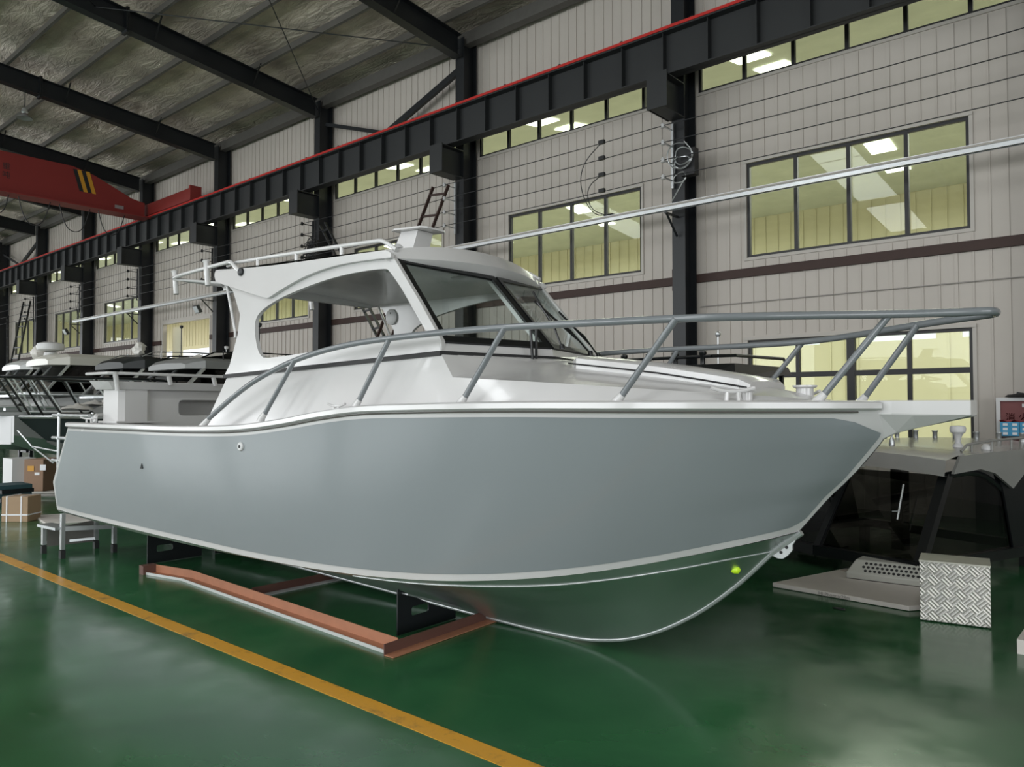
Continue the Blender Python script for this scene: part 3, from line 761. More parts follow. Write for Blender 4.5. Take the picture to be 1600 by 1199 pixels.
KS = [0.13, 0.7, 2.0, 3.2, 4.2, 5.06, 5.69, 6.21, 6.65, 7.05, 7.40, 7.73, 8.04, 8.17]
CY = [1.13, 1.15, 1.15, 1.15, 1.15, 1.13, 1.08, 0.99, 0.87, 0.73, 0.56, 0.38, 0.17, 0.012]
CZ = [0.53, 0.52, 0.50, 0.49, 0.485, 0.50, 0.525, 0.56, 0.61, 0.675, 0.75, 0.835, 0.92, 0.96]
SX = [0.68, 2.2, 3.4, 4.2, 4.8, 5.2, 5.63, 6.17, 6.9, 7.4, 7.8, 8.2, 8.5, 8.66, 8.70]
SZ = [1.50, 1.50, 1.505, 1.53, 1.585, 1.635, 1.675, 1.69, 1.70, 1.70, 1.70, 1.70, 1.70, 1.70, 1.70]
SYX = [0.68, 2.5, 4.5, 5.5, 6.2, 6.9, 7.4, 7.8, 8.2, 8.45, 8.6, 8.70]
SY = [1.23, 1.26, 1.27, 1.27, 1.24, 1.16, 1.06, 0.94, 0.69, 0.42, 0.21, 0.012]
def chine(u):
    x = 0.13 + (8.17 - 0.13) * u; return Vector((x, -spline(x, KS, CY), spline(x, KS, CZ)))
def sheer(u):
    x = 0.68 + (8.70 - 0.68) * u; return Vector((x, -spline(x, SYX, SY), spline(x, SX, SZ)))
def hull_pt(u, v, off=0.0):
    u = min(max(u, 0), 1)
    uc = u; a = chine(uc); c = sheer(uc); p = a.lerp(c, v)
    e = max(0.0, 1 - u / 0.10) ** 2
    p.x -= 0.22 * e * (v / 0.32 if v < 0.32 else (1 - v) / 0.68)
    bulge = 0.03 * math.sin(PI * v) * math.sin(PI * min(1, u * 1.0))
    p.y -= off + bulge * 0.5
    p.x += max(0, (u - 0.9) / 0.1) * interp(v, [0, .3, .45, .6, .77, .87, 1], [-.012, .012, .045, .055, .064, .05, 0])
    return p
NU = 96
def uu(i, n=NU): t = i / n; return t if t < 0.5 else t     # uniform
US = sorted(set([i / NU for i in range(NU + 1)] + [0.9 + 0.1 * i / 24 for i in range(25)] + [0.01 * i for i in range(8)]))
mir = lambda p: Vector((p.x, -p.y, p.z))
VS = [0, 0.05, 0.12, 0.2, 0.26, 0.32, 0.4, 0.5, 0.6, 0.7, 0.8, 0.88, 0.94, 1.0]
b = MB()
b.grid([[hull_pt(u, v) for v in VS] for u in US]); b.grid([[mir(hull_pt(u, v)) for v in VS] for u in US])
tr = [hull_pt(0, v) for v in VS]; b.grid([[p.lerp(mir(p), t / 6) for p in tr] for t in range(7)], smooth=False)
b.build('hull_side', WHITE, boat)
# grey painted field inside a white border
b = MB()
for M_ in (lambda p: p, mir):
    rows = []
    for i in range(31):
        v = 0.075 + (0.925 - 0.075) * i / 30
        z0 = v
        ua = 0.0075
        ub = 0.9975
        if v > 0.81: ub -= 0.018 * ((v - 0.81) / 0.115) ** 1.0
        if v > 0.900: ub -= 0.006 * ((v - 0.900) / 0.025) ** 2
        if v < 0.14: ub -= 0.005 * ((0.14 - v) / 0.065) ** 2
        # border follows the stripe and the top edge
        row = []
        for s_ in US:
            u = min(max(s_, ua), ub)
            a = hull_pt(u, 0); c = hull_pt(u, 1); hgt = (c.z - a.z)
            vv = (0.048 + (hgt - 0.048 - 0.06) * i / 30) / hgt
            q = hull_pt(u, vv, 0.005 + 0.008 * max(0, min(1, (0.14 - u) / 0.05)))
            row.append(M_(q))
        rows.append(row)
    b.grid(rows)
b.build('grey_panel', HULLGREY, boat)['label'] = 'smooth mid grey painted side panel'
# underwater body: narrow strake, weld line, bottom plate, keel bar
WX = [0.13, 2.5, 5.0, 5.92, 6.43, 6.9, 7.22, 7.56, 7.82, 7.99]
WYv = [1.11, 1.13, 1.11, 1.03, 0.90, 0.75, 0.60, 0.41, 0.22, 0.012]
WZ = [0.50, 0.465, 0.485, 0.51, 0.54, 0.59, 0.645, 0.72, 0.785, 0.82]
KX = [0.13, 2.99, 4.67, 5.79, 6.25, 6.71, 7.07, 7.45, 7.76, 7.99]
KZ = [0.14, 0.10, 0.06, 0.03, 0.025, 0.05, 0.14, 0.34, 0.585, 0.815]
def weld(u): x = 0.13 + 7.86 * u; return Vector((x, -spline(x, WX, WYv), spline(x, WX, WZ)))
def keel(u): x = 0.13 + 7.86 * u; return Vector((x, -0.012, spline(x, KX, KZ)))
b = MB()
for M_ in (lambda p: p, mir):
    b.grid([[M_(chine(u)), M_(chine(u).lerp(weld(u), 0.5)), M_(weld(u))] for u in US])
    rows = []
    for u in US:
        a, c = weld(u), keel(u); row = []
        for j in range(11):
            t = j / 10; p = a.lerp(c, t)
            sag = 0.07 * math.sin(PI * t) * interp(u, [0, .6, .85, 1], [0.3, 0.6, 1.0, 0.0])
            p.y += sag * 0.9; p.z += sag * 0.3
            row.append(M_(p))
        rows.append(row)
    b.grid(rows)
t0 = [chine(0), weld(0), keel(0)]; b.grid([[p, mir(p)] for p in t0], smooth=False)
b.build('bottom_plating', ALU, boat)['label'] = 'unpainted mirror-like aluminium bottom plating'
b = MB()
for M_ in (lambda p: p, mir): b.tube([M_(weld(u)) for u in US if u > 0.66], 0.005, 6)
b.build('weld_seam', ALUB, boat)
b = MB(); pts = [keel(u) for u in US]; pts = [Vector((p.x, 0, p.z - 0.004)) for p in pts]
b.tube(pts, 0.017, 8); b.tube([pts[-1], Vector((8.17, 0, 0.955))], 0.02, 8); b.build('keel_bar', ALUB, boat)
b = MB()   # towing eye
b.prism([(7.97, 0.83), (7.99, 0.80), (8.03, 0.785), (8.06, 0.787), (8.09, 0.81), (8.118, 0.845), (8.118, 0.875), (8.15, 0.925), (8.165, 0.96)], -0.009, 0.009, lambda u, v, w_: (u, w_, v))
te = b.build('tow_eye', ALUB, boat)
b = MB()
for x, z in ((8.05, 0.824), (8.084, 0.858)): b.lathe((x, -0.011, z), [(0.010, 0), (0.010, 0.022)], 12, 'Y')
b.build('shackle_hole', BLACKM, te)
b = MB()   # transducer with lime cover
q = bt(1150, 890, -0.09); b.lathe((q.x, q.y - 0.01, q.z), [(0.008, -0.03), (0.022, -0.02), (0.026, 0.0), (0.022, 0.02), (0.008, 0.03)], 12, 'X'); b.build('bung_cover', LIME, boat)['label'] = 'lime green plug on the bow bottom'
b = MB()
for px, py in ((760, 951), (765, 962)): pass
for x, dz in ((5.55, 0), (5.75, 0), (5.95, 0)):
    b.box((x, -0.62, 0.32 - 0.1 * (x - 5.55)), (0.10, 0.008, 0.012), ry=0.5)
# gunwale rub rail
def gun(u, dy, dz):
    p = sheer(u); d = sheer(min(1, u + .004)) - sheer(max(0, u - .004)); nrm = Vector((d.y, -d.x, 0)).normalized()
    if u > 0.996: nrm = Vector((1, -0.02, 0)) if u >= 1 else nrm
    return p + nrm * dy + Vector((0, 0, dz))
prof = [(-0.16, 0.022), (-0.02, 0.034), (0.018, 0.032), (0.034, 0.022), (0.036, -0.008), (0.024, -0.018), (0.0, -0.020)]
b = MB()
for M_ in (lambda p: p, mir):
    b.grid([[M_(gun(u, a, c)) if u < 0.955 or a > -0.1 else M_(Vector((gun(u, 0, 0).x - 0.03, min(-0.0, gun(u, 0, 0).y + 0.16), sheer(u).z + 0.022))) for a, c in prof] for u in US if u <= 0.993])
b.build('gunwale', WHITE, boat)
b = MB()
for M_ in (lambda p: p, mir): b.grid([[M_(gun(u, 0.006, -0.024)), M_(gun(u, 0.008, -0.028)), M_(gun(u, 0.006, -0.034))] for u in US if u < 0.985])
b.build('recess_shade', PURLIN, boat)['label'] = 'thin dark strip painted as the shaded recess under the gunwale'  # dark colour imitates the shadow line in the recess
# decks
b = MB()
b.grid([[Vector((x, -t * max(0.0, spline(x, SYX, SY) - 0.005), spline(x, SX, SZ) + 0.018)) for t in (1, .5, 0, -.5, -1)] for x in [3.25 + (8.66 - 3.25) * i / 40 for i in range(41)]])
b.build('deck', WHITE, boat)
b = MB()   # cockpit: side decks, liner and sole
for sg in (-1, 1):
    b.grid([[Vector((x, sg * spline(x, SYX, SY), spline(x, SX, SZ) + 0.018)), Vector((x, sg * (spline(x, SYX, SY) - 0.24), spline(x, SX, SZ) + 0.018)), Vector((x, sg * (spline(x, SYX, SY) - 0.24), 0.85))] for x in [0.68 + 0.26 * i for i in range(11)]], smooth=False)
b.add([(0.3, -1.0, 0.85), (3.3, -1.0, 0.85), (3.3, 1.0, 0.85), (0.3, 1.0, 0.85)], [(0, 1, 2, 3)])
b.add([(0.68, -1.23, 1.515), (0.98, -1.23, 1.515), (0.98, 1.23, 1.515), (0.68, 1.23, 1.515)], [(0, 1, 2, 3)])
b.add([(0.98, -1.0, 1.515), (0.98, 1.0, 1.515), (0.98, 1.0, 0.85), (0.98, -1.0, 0.85)], [(0, 1, 2, 3)])
b.build('cockpit', WHITE2, boat)
# bowsprit
b = MB()
def bprof(x, hw, zt, zm, zb, hb): return [(x, -hw, zt), (x, hw, zt), (x, hw, zm), (x, hb, zb), (x, -hb, zb), (x, -hw, zm)]
b.grid([bprof(8.40, 0.20, 1.735, 1.68, 1.66, .1), bprof(8.58, 0.135, 1.735, 1.665, 1.50, .03), bprof(8.64, 0.12, 1.735, 1.66, 1.525, .02), bprof(8.70, 0.112, 1.735, 1.66, 1.556, .018), bprof(8.80, 0.105, 1.735, 1.657, 1.585, .02), bprof(9.07, 0.095, 1.735, 1.655, 1.65, .05)], smooth=False, closeu=True)
b.add(bprof(9.07, 0.095, 1.735, 1.655, 1.65, .05), [(0, 1, 2, 3, 4, 5)])
o = b.build('bowsprit', WHITE, boat); bevel(o, 0.006)

# trunk cabin: side plates and sloping foredeck
def crease(x): return Vector((x, -interp(x, [6.24, 6.6, 7.0, 7.73, 8.14, 8.30], [0.985, 0.945, 0.88, 0.70, 0.42, 0.16]), interp(x, [6.24, 7.0, 7.73, 8.14, 8.30], [1.895, 1.845, 1.79, 1.76, 1.742])))
A0 = Vector((3.19, -1.02, 1.50)); A1 = Vector((3.46, -0.967, 1.975)); B1 = Vector((6.12, -0.965, 2.06)); B2 = crease(6.25)
tops = [A1.lerp(B1, i / 12) for i in range(13)] + [B2] + [crease(x) for x in (6.5, 6.8, 7.1, 7.4, 7.73, 7.95, 8.14, 8.24, 8.30)]
rows = []
for k, tp in enumerate(tops):
    if k < 13: bx = 3.19 + (6.12 - 3.19) * k / 12
    else: bx = tp.x + 0.03 * min(1, (k - 12) / 4)
    zb = spline(min(bx, 8.6), SX, SZ) + 0.015
    by = -min(1.035, spline(min(bx, 8.6), SYX, SY) - 0.17) if bx < 8.0 else tp.y - 0.06
    rows.append([Vector((bx, by, zb)).lerp(tp, q / 4) for q in range(5)])
b = MB()
for M_ in (lambda p: p, mir): b.grid([[M_(p) for p in r] for r in rows], smooth=True)
b.build('cabin_side', WHITE, boat)
b = MB()
ctr = [Vector((x, 0, z)) for x, z in ((6.35, 2.06), (6.55, 2.035), (6.8, 2.0), (7.05, 1.97), (7.3, 1.94), (7.5, 1.91), (7.73, 1.87), (7.95, 1.83), (8.14, 1.79), (8.24, 1.765), (8.33, 1.74))]
rows = []
for k, c in enumerate(ctr):
    e = B1 if k == 0 else tops[12 + k]
    row = []
    for j in range(17):
        t = -1 + j / 8; a = abs(t)
        p = c.lerp(Vector((e.x, e.y * (1 if t <= 0 else -1), e.z)), a)
        if k: p.z = c.z + (e.z - c.z) * (a ** (1.0 + 1.2 * max(0, 1 - k / 3)) if k < 3 else a ** 1.25)
        if k == 0: p.z = 2.06
        row.append(p)
    rows.append(row)
b.grid(rows); b.build('foredeck', WHITE, boat)
b = MB()   # nose of the trunk
e = tops[-1]; b.add([e, mir(e), Vector((8.42, 0.06, 1.715)), Vector((8.42, -0.06, 1.715)), ctr[-1]], [(0, 4, 1, 2, 3)])
b.add([e, Vector((8.42, -0.06, 1.715)), rows[-1][0] + Vector((0.03, -0.06, -0.03))], [(0, 1, 2)])
b.build('trunk_nose', WHITE, boat)
# raised hatch pad
b = MB(); rows = []
for x in (6.72, 6.78, 7.1, 7.4, 7.7, 7.93, 7.98):
    zc_ = interp(x, [6.55, 6.8, 7.05, 7.3, 7.5, 7.73, 7.95, 8.14], [2.035, 2.0, 1.97, 1.94, 1.91, 1.87, 1.83, 1.79]); hw = 0.33 if 6.75 < x < 7.95 else 0.28
    h = 0.055 if 6.75 < x < 7.95 else 0.035
    rows.append([Vector((x, -hw, zc_ - 0.05)), Vector((x, -hw, zc_ + h - 0.028)), Vector((x, -hw + 0.04, zc_ + h - 0.01)), Vector((x, 0, zc_ + h)), Vector((x, hw - 0.04, zc_ + h - 0.01)), Vector((x, hw, zc_ + h - 0.028)), Vector((x, hw, zc_ - 0.05))])
b.grid(rows); b.add(rows[0], [tuple(range(7))]); b.add(rows[-1], [tuple(range(7))])
h_ = b.build('hatch', WHITE, boat)
b = MB(); b.tube([Vector((r[0].x, -0.335, r[0].z + 0.038)) for r in rows], 0.006, 6); b.build('seal', BLACKM, h_)

# black stripe and sill round the upper cabin
loop = [A1 + Vector((-0.05, 0, -0.003)), B1, Vector((6.35, 0, 2.06)), mir(B1), mir(A1) + Vector((-0.05, 0, -0.003))]
def ring(z0, z1, out, m, nm, inset=0.0):
    b = MB(); c = Vector((4.9, 0, 0)); rows = []
    for i, p in enumerate(loop):
        nrm = [Vector((0, -1, 0)), Vector((0.35, -1, 0)), Vector((1, 0, 0)), Vector((0.35, 1, 0)), Vector((0, 1, 0))][i]
        q = p + nrm * (out - inset)
        rows.append([q + Vector((0, 0, z0)), q + Vector((0, 0, z1)), q - nrm * 0.03 + Vector((0, 0, z1)), q - nrm * 0.03 + Vector((0, 0, z0))])
    b.grid(rows, smooth=False, closeu=True); b.add(rows[0], [(0, 1, 2, 3)]); b.add(rows[-1], [(0, 1, 2, 3)])
    return b.build(nm, m, boat)
ring(-0.016, 0.016, 0.016, BLACKM, 'black_stripe')
b = MB()   # front sill band between the stripe and the windscreen
b.grid([[B1 + Vector((0, 0, 0.01)), B1 + Vector((-0.03, 0.01, 0.075))], [Vector((6.35, 0, 2.07)), Vector((6.33, 0, 2.135))], [mir(B1) + Vector((0, 0, 0.01)), mir(B1) + Vector((-0.03, -0.01, 0.075))]], smooth=False)
b.build('windscreen_sill', WHITE, boat)

# upper cabin sides with the big arched openings
outer_px = [(351, 590), (352, 584), (359, 570), (371, 524), (375, 492), (364, 455), (356, 446), (360, 430), (420, 424), (500, 412), (560, 402), (612, 397), (620, 411), (655, 470), (690, 533), (690, 551)]
hole_px = [(398, 512), (399, 500), (405, 489), (418, 478), (441, 464), (484, 446), (527, 432), (571, 423), (602, 420), (608, 422), (640, 470), (668, 513), (666, 519), (655, 524), (600, 533), (520, 545), (415, 561), (407, 556), (402, 545), (399, 528)]
outer = [tuple(bs(*p)) for p in outer_px]; hole = chaikin([tuple(bs(*p)) for p in hole_px], 2)
for M_, nm in ((1, 'cabin_side_frame'), (-1, 'cabin_side_frame')):
    b = MB(); b.holed(outer, [hole], 0, 0.035, lambda u, v, w_: (u, M_ * (side(v) + w_), v)); b.build(nm, WHITE, boat)
wing_px = [(338, 441), (335, 430), (338, 422), (412, 417), (470, 409), (536, 400), (602, 391), (612, 395), (611, 403), (596, 404), (556, 409), (525, 415), (499, 423), (475, 433), (456, 443), (436, 455), (420, 466), (414, 466)]
wing = [tuple(bs(*p, 0.03)) for p in wing_px]; wing = chaikin(wing[:1] + wing[:3] + wing[2:3] + wing[3:7] + wing[6:9] + wing[8:] , 2)
for M_ in (1, -1):
    b = MB(); b.prism(wing, -0.035, 0.0, lambda u, v, w_: (u, M_ * (side(v) + w_), v)); o = b.build('roof_wing', WHITE, boat); bevel(o, 0.006)
# grab tube by the rear pillar
for M_ in (1, -1):
    b = MB(); q = [bs(358, 448), bs(364, 480), bs(371, 520), bs(371, 528)]
    b.tube([(p.x - 0.035, M_ * side(p.y), p.y) for p in q], 0.013, 8); b.build('grab_rail', WHITE, boat)

# hardtop
def edge_z(x): return interp(x, [3.14, 3.9, 5.0, 5.52], [2.955, 2.925, 2.875, 2.845])
def xfront(t): return 5.50 + 0.15 * (1 - t * t)
b = MB(); rows = []
TS = [-1 + i / 10 for i in range(21)]
for i in range(13):
    s_ = i / 12; row = []
    for t in TS:
        x = 3.16 + (xfront(t) - 3.16) * s_
        row.append(Vector((x, 0.925 * t, edge_z(min(x, 5.52)) + 0.10 * (1 - abs(t) ** 2.2) * min(1, 0.35 + s_ * 1.2))))
    rows.append(row)
lip = [Vector((5.525 + 0.275 * (1 - t * t), 0.935 * t, 2.778 + 0.032 * (1 - t * t))) for t in TS]
lipb = [p + Vector((-0.01, 0, -0.012)) for p in lip]
glt = [Vector((5.555 + 0.20 * (1 - abs(t)), 0.89 * t, 2.755 - 0.02 * (1 - abs(t)))) for t in TS]
rows += [lip, lipb, glt]
b.grid(rows)
under = [[Vector((x, 0.88 * t, interp(x, [3.2, 5.5], [2.80, 2.765]) + 0.05 * (1 - t * t))) for t in TS] for x in (5.5, 4.8, 4.0, 3.2)]
b.grid([glt] + under + [rows[0]]); o = b.build('hardtop', WHITE, boat); 
b = MB(); 
for x, y in ((5.1, -0.45), (5.3, 0.1)): b.box((x, y, 2.80), (0.16, 0.08, 0.008))
b.build('ceiling_light', LHULL, boat)
# aft beam of the roof, seen under the hardtop
b = MB(); b.box((3.22, 0, 2.83), (0.07, 1.72, 0.10)); b.build('roof_beam', WHITE, boat)
# round vents in the rear pillars
for M_ in (1, -1):
    b = MB(); y = 0.89 * M_; b.lathe((3.56, y - 0.02 * M_, 2.66), [(0.085, 0), (0.085, -0.012 * M_), (0.07, -0.02 * M_)], 24, 'Y'); v_ = b.build('round_hatch', WHITE2, boat)
    b = MB(); b.lathe((3.56, y - 0.042 * M_, 2.70), [(0.01, 0), (0.01, 0.004)], 8, 'Y'); b.build('latch', STEEL, v_)
# light cube + radar pedestal
b = MB(); b.grid([[(4.60, -0.10, 2.96), (4.88, -0.10, 2.96), (4.88, 0.10, 2.96), (4.60, 0.10, 2.96)], [(4.76, -0.09, 3.235), (4.97, -0.09, 3.22), (4.97, 0.09, 3.22), (4.76, 0.09, 3.235)]], smooth=False, closeu=True)
pd = b.build('radar_pedestal', WHITE, boat)
b = MB(); b.prism([(4.68, -0.13), (4.74, -0.16), (5.06, -0.15), (5.10, -0.10), (5.10, 0.10), (5.06, 0.15), (4.74, 0.16), (4.68, 0.13)], 0, 0.014, lambda u, v, w_: (u, v, 3.245 - 0.06 * (u - 4.6) + w_)); b.build('mounting_plate', WHITE, pd)
b = MB(); b.lathe((5.45, -0.75, 2.89), [(0.035, 0), (0.04, 0.012), (0.02, 0.03), (0.0, 0.035)], 12); b.build('dome_light', WHITE2, boat)

# roof rails
for M_ in (-1, 1):
    rt = MB(); rt.tube([(3.25, M_ * .86, 3.00), (3.45, M_ * .86, 3.018), (5.36, M_ * .86, 2.945), (5.42, M_ * .86, 2.93), (5.56, M_ * .86, 2.85)], 0.0165, 10, smooth=1)
    o = rt.build('roof_rail', WHITE, boat)
    for x in (3.75, 4.32, 4.92):
        s = MB(); s.tube([(x, M_ * .86, edge_z(x) - 0.02), (x, M_ * .86, 3.015 - (x - 3.45) * 0.038)], 0.0155, 8); s.build('post', WHITE, o)
st = MB()
st.tube([(3.60, -.93, 2.895), (3.50, -.93, 2.95), (3.40, -.91, 3.015), (3.30, -.90, 3.02), (2.24, -.87, 3.005), (2.16, -.80, 3.0), (2.16, 0, 3.0), (2.16, .80, 3.0), (2.24, .87, 3.005), (3.30, .90, 3.02), (3.40, .91, 3.015), (3.50, .93, 2.95), (3.60, .93, 2.895)], 0.019, 10, smooth=2)
sr = st.build('stern_rail', WHITE, boat)
for M_ in (-1, 1):
    b = MB(); b.tube([(2.20, M_ * .84, 2.99), (3.2, M_ * .55, 2.86)], 0.014, 8); b.build('stay', WHITE, sr)
for M_ in (-1, 1):
    b = MB(); b.lathe((3.60, M_ * .925, 2.895), [(0.036, 0), (0.036, M_ * 0.02), (0.02, M_ * 0.03)], 16, 'Y'); b.build('rail_socket', STEEL, sr)
for (x, y) in ((2.19, -.82), (2.95, -.90), (2.19, .82), (2.95, .90)):
    b = MB(); b.tube([(x + 0.03, y, 2.84), (x - 0.005, y, 3.06), (x - 0.01, y, 3.075)], 0.026, 12, radii=[0.026, 0.026, 0.037]); b.build('rod_holder', WHITE, sr)
# windscreen: two raked panes in black frames
def quad_frame(q, wds, th, nm, m, glassm):
    """q: bottom-outer, bottom-centre, top-centre, top-outer"""
    q = [Vector(p) for p in q]; n = (q[1] - q[0]).cross(q[3] - q[0]).normalized()
    if n.x < 0: n = -n
    def ins(i, d0, d1):
        p = q[i]; a = (q[(i + 1) % 4] - p).normalized(); c = (q[i - 1] - p).normalized(); s_ = a.cross(c).length
        return p + a * (d1 / s_) + c * (d0 / s_)
    inn = [ins(i, wds[i], wds[i - 1]) for i in range(4)]
    b = MB()
    vs = [p + n * (th / 2) for p in q] + [p + n * (th / 2) for p in inn] + [p - n * (th / 2) for p in q] + [p - n * (th / 2) for p in inn]
    fs = []
    for i in range(4):
        j = (i + 1) % 4
        fs += [(i, j, j + 4, i + 4), (i + 8, i + 12, j + 12, j + 8), (i, i + 8, j + 8, j), (i + 4, j + 4, j + 12, i + 12)]
    b.add(vs, fs); fr = b.build(nm, m, boat)
    g = MB(); g.add([p + n * .003 for p in inn] + [p - n * .003 for p in inn], [(0, 1, 2, 3), (7, 6, 5, 4), (0, 4, 5, 1), (1, 5, 6, 2), (2, 6, 7, 3), (3, 7, 4, 0)])
    g.build('glass', CLEAR, fr)
BOc, BCc, TC, TO = (6.10, -0.945, 2.135), (6.335, -0.012, 2.135), (5.765, -0.012, 2.735), (5.545, -0.885, 2.79)
quad_frame([BOc, BCc, TC, TO], [0.06, 0.05, 0.045, 0.075], 0.02, 'windscreen_frame', BLACK, CLEAR)
my = lambda p: (p[0], -p[1], p[2])
quad_frame([my(BOc), my(BCc), my(TC), my(TO)], [0.05, 0.05, 0.045, 0.02], 0.02, 'windscreen_frame', BLACK, CLEAR)
b = MB(); b.bar((6.27, 0, 2.14), (5.71, 0, 2.74), 0.075, 0.04, up=(1, 0, 1)); b.build('centre_pillar', WHITE, boat)
for M_ in (1, -1):
    b = MB(); b.bar((6.05, M_ * -0.915, 2.14), (5.50, M_ * -0.86, 2.78), 0.06, 0.05, up=(1, 0, 1)); b.build('corner_pillar', WHITE, boat)
# wipers
def wiper(p, q, nm='wiper'):
    p = Vector(p); q = Vector(q); d_ = q - p
    b = MB(); b.tube([p, p + d_ * 0.5 + Vector((0.02, 0, 0.02)), q], 0.008, 6); o = b.build(nm, BLACK, boat)
    b = MB(); b.tube([p + d_ * 0.35 + Vector((0.0, 0.04, 0)), q + d_ * 0.25 + Vector((0, 0.02, 0))], 0.009, 6); b.build('blade', BLACKM, o)
    b = MB(); b.lathe(p + Vector((0.005, 0, -0.02)), [(0.02, 0), (0.02, 0.03), (0.012, 0.04)], 12); b.build('pivot', BLACK, o)
wiper((6.40, 0.03, 2.15), (6.10, 0.12, 2.52)); wiper((6.26, 0.62, 2.14), (6.08, 0.24, 2.46)); wiper((6.22, 0.80, 2.13), (6.14, 0.45, 2.40))
b = MB()
a1 = bt(833, 570, -0.28); a0 = bt(829, 515, -0.28); c1 = bt(838, 566, -0.22); c0 = bt(838, 515, -0.22)
a1.z -= 0.02; b.tube([a1, a0], 0.011, 8); b.tube([c1, c0], 0.011, 8); 
b.lathe(a1 + Vector((0, 0, -0.02)), [(0.035, 0), (0.035, 0.015), (0.018, 0.03)], 14); b.build('aerial_bracket', BLACK, boat)

# bow rail
RX = [3.43, 4.05, 4.49, 4.89, 5.34, 5.74, 6.28, 6.80, 7.28, 7.87, 8.25, 8.76, 9.05]
RZ = [1.57, 1.86, 2.00, 2.09, 2.145, 2.165, 2.178, 2.178, 2.17, 2.165, 2.17, 2.18, 2.185]
RY = [1.16, 1.165, 1.16, 1.15, 1.145, 1.14, 1.13, 1.11, 1.07, 0.97, 0.74, 0.31, 0.13]
for M_ in (-1,):
    pts = [Vector((x, -y, z)) for x, y, z in zip(RX, RY, RZ)]
    pts = pts + [Vector((9.16, -0.08, 2.188)), Vector((9.18, 0, 2.189)), Vector((9.16, 0.08, 2.188))] + [mir(p) for p in pts[::-1]]
    b = MB(); b.tube(pts, 0.0215, 12, smooth=3); rail = b.build('bow_rail', RAILGREY, boat)
def stan(base, top):
    b = MB(); base = Vector(base); top = Vector(top); d_ = (top - base); f = base + d_ * 0.09
    b.tube([f, top], 0.0185, 12); o = b.build('stanchion', RAILGREY, rail)
    b = MB(); b.tube([base - d_.normalized() * 0.02, base + Vector((0, 0, 0.01)), f + d_ * 0.02], 0.02, 12, radii=[0.034, 0.027, 0.021]); b.build('welded_foot', WHITE, o)
for bs_, tp in (((4.36, 1.60), (4.74, 2.06, 1.155)), ((5.52, 1.70), (5.80, 2.162, 1.138)), ((6.47, 1.715), (6.80, 2.175, 1.11)), ((7.49, 1.72), (7.86, 2.162, 0.97)), ((8.40, 1.72), (8.745, 2.178, 0.32))):
    y = -(spline(bs_[0], SYX, SY) - 0.075)
    stan((bs_[0], y, bs_[1]), (tp[0], -tp[2], tp[1])); stan((bs_[0], -y, bs_[1]), (tp[0], tp[2], tp[1]))
for M_ in (1, -1):
    b = MB(); b.tube([(3.36, M_ * -1.16, 1.51), (3.50, M_ * -1.16, 1.60)], 0.02, 12, radii=[0.034, 0.022]); b.build('welded_foot', WHITE, rail)

# deck fittings
def cleat(x, y, z, s=1.0, rz=0.0):
    b = MB(); c = lambda u, v, w_: (x + (u * math.cos(rz) - v * math.sin(rz)) * s, y + (u * math.sin(rz) + v * math.cos(rz)) * s, z + w_ * s)
    b.tube([c(-.035, 0, 0), c(-.03, 0, .06)], 0.013 * s, 8); b.tube([c(.035, 0, 0), c(.03, 0, .06)], 0.013 * s, 8)
    b.tube([c(-.12, 0, .085), c(-.05, 0, .065), c(.05, 0, .065), c(.12, 0, .085)], 0.011 * s, 8, smooth=1); b.build('cleat', WHITE, boat)
for M_ in (-1, 1):
    cleat(5.22, M_ * 1.13, 1.65, 0.85); cleat(0.98, M_ * 1.14, 1.52, 0.8, 0.6); cleat(8.02, M_ * 0.62, 1.72, 1.0, -0.7 * M_)
b = MB(); b.lathe((8.06, -0.52, 1.72), [(0.03, 0), (0.03, 0.06), (0.045, 0.07), (0.045, 0.085)], 14); b.build('bollard', WHITE, boat)
b = MB(); b.lathe((8.18, 0.06, 1.74), [(0.05, 0), (0.05, 0.07), (0.07, 0.08), (0.07, 0.09)], 16); b.build('bollard', WHITE, boat)
q = bt(377, 698, -1.262)
b = MB(); b.lathe(q, [(0.036, 0.004), (0.036, -0.012), (0.03, -0.018), (0.016, -0.018)], 20, 'Y'); f_ = b.build('skin_fitting', WHITE2, boat)
b = MB(); b.lathe(q, [(0.014, -0.014), (0.014, -0.0195)], 14, 'Y'); b.build('outlet_hole', BLACKM, f_)
q = bt(222, 729, -1.236)
b = MB(); b.prism([(q.x - .022, q.z - .022), (q.x + .022, q.z - .022), (q.x + .006, q.z + .026)], 0, 0.01, lambda u, v, w_: (u, q.y - w_, v)); b.build('drain_scupper', BLACKM, boat)
# bent stern pipe
b = MB(); b.tube([(0.55, -0.35, 1.60), (0.72, -0.95, 1.61), (0.80, -1.0, 1.60), (0.84, -1.02, 1.53)], 0.022, 10, smooth=2); b.build('stern_handle', WHITE, boat)

# bait station across the stern
bs_grp = MB()
X0, X1 = 0.86, 1.25
bs_grp.box((1.03, -0.02, 1.20), (0.30, 1.5, 0.70)); 
def rr_rect(y0, y1, z0, z1, r, n=4):
    o = []
    for cx, cz, a0 in ((y1 - r, z1 - r, 0), (y0 + r, z1 - r, 90), (y0 + r, z0 + r, 180), (y1 - r, z0 + r, 270)):
        for k in range(n + 1): a = math.radians(a0 + 90 * k / n); o.append((cx + r * math.cos(a), cz + r * math.sin(a)))
    return o
bs_grp = MB()
bs_grp.holed([(-0.62, 1.30), (1.0, 1.30), (1.0, 1.90), (-0.62, 1.90)], [rr_rect(-0.22, 0.72, 1.60, 1.78, 0.05)], 0, 0.02, lambda u, v, w_: (1.10 + w_, u, v))
bs_grp.box((0.85, 0.19, 1.6), (0.02, 1.62, 0.6)); bs_grp.box((0.98, 0.19, 1.56), (0.24, 1.6, 0.02))
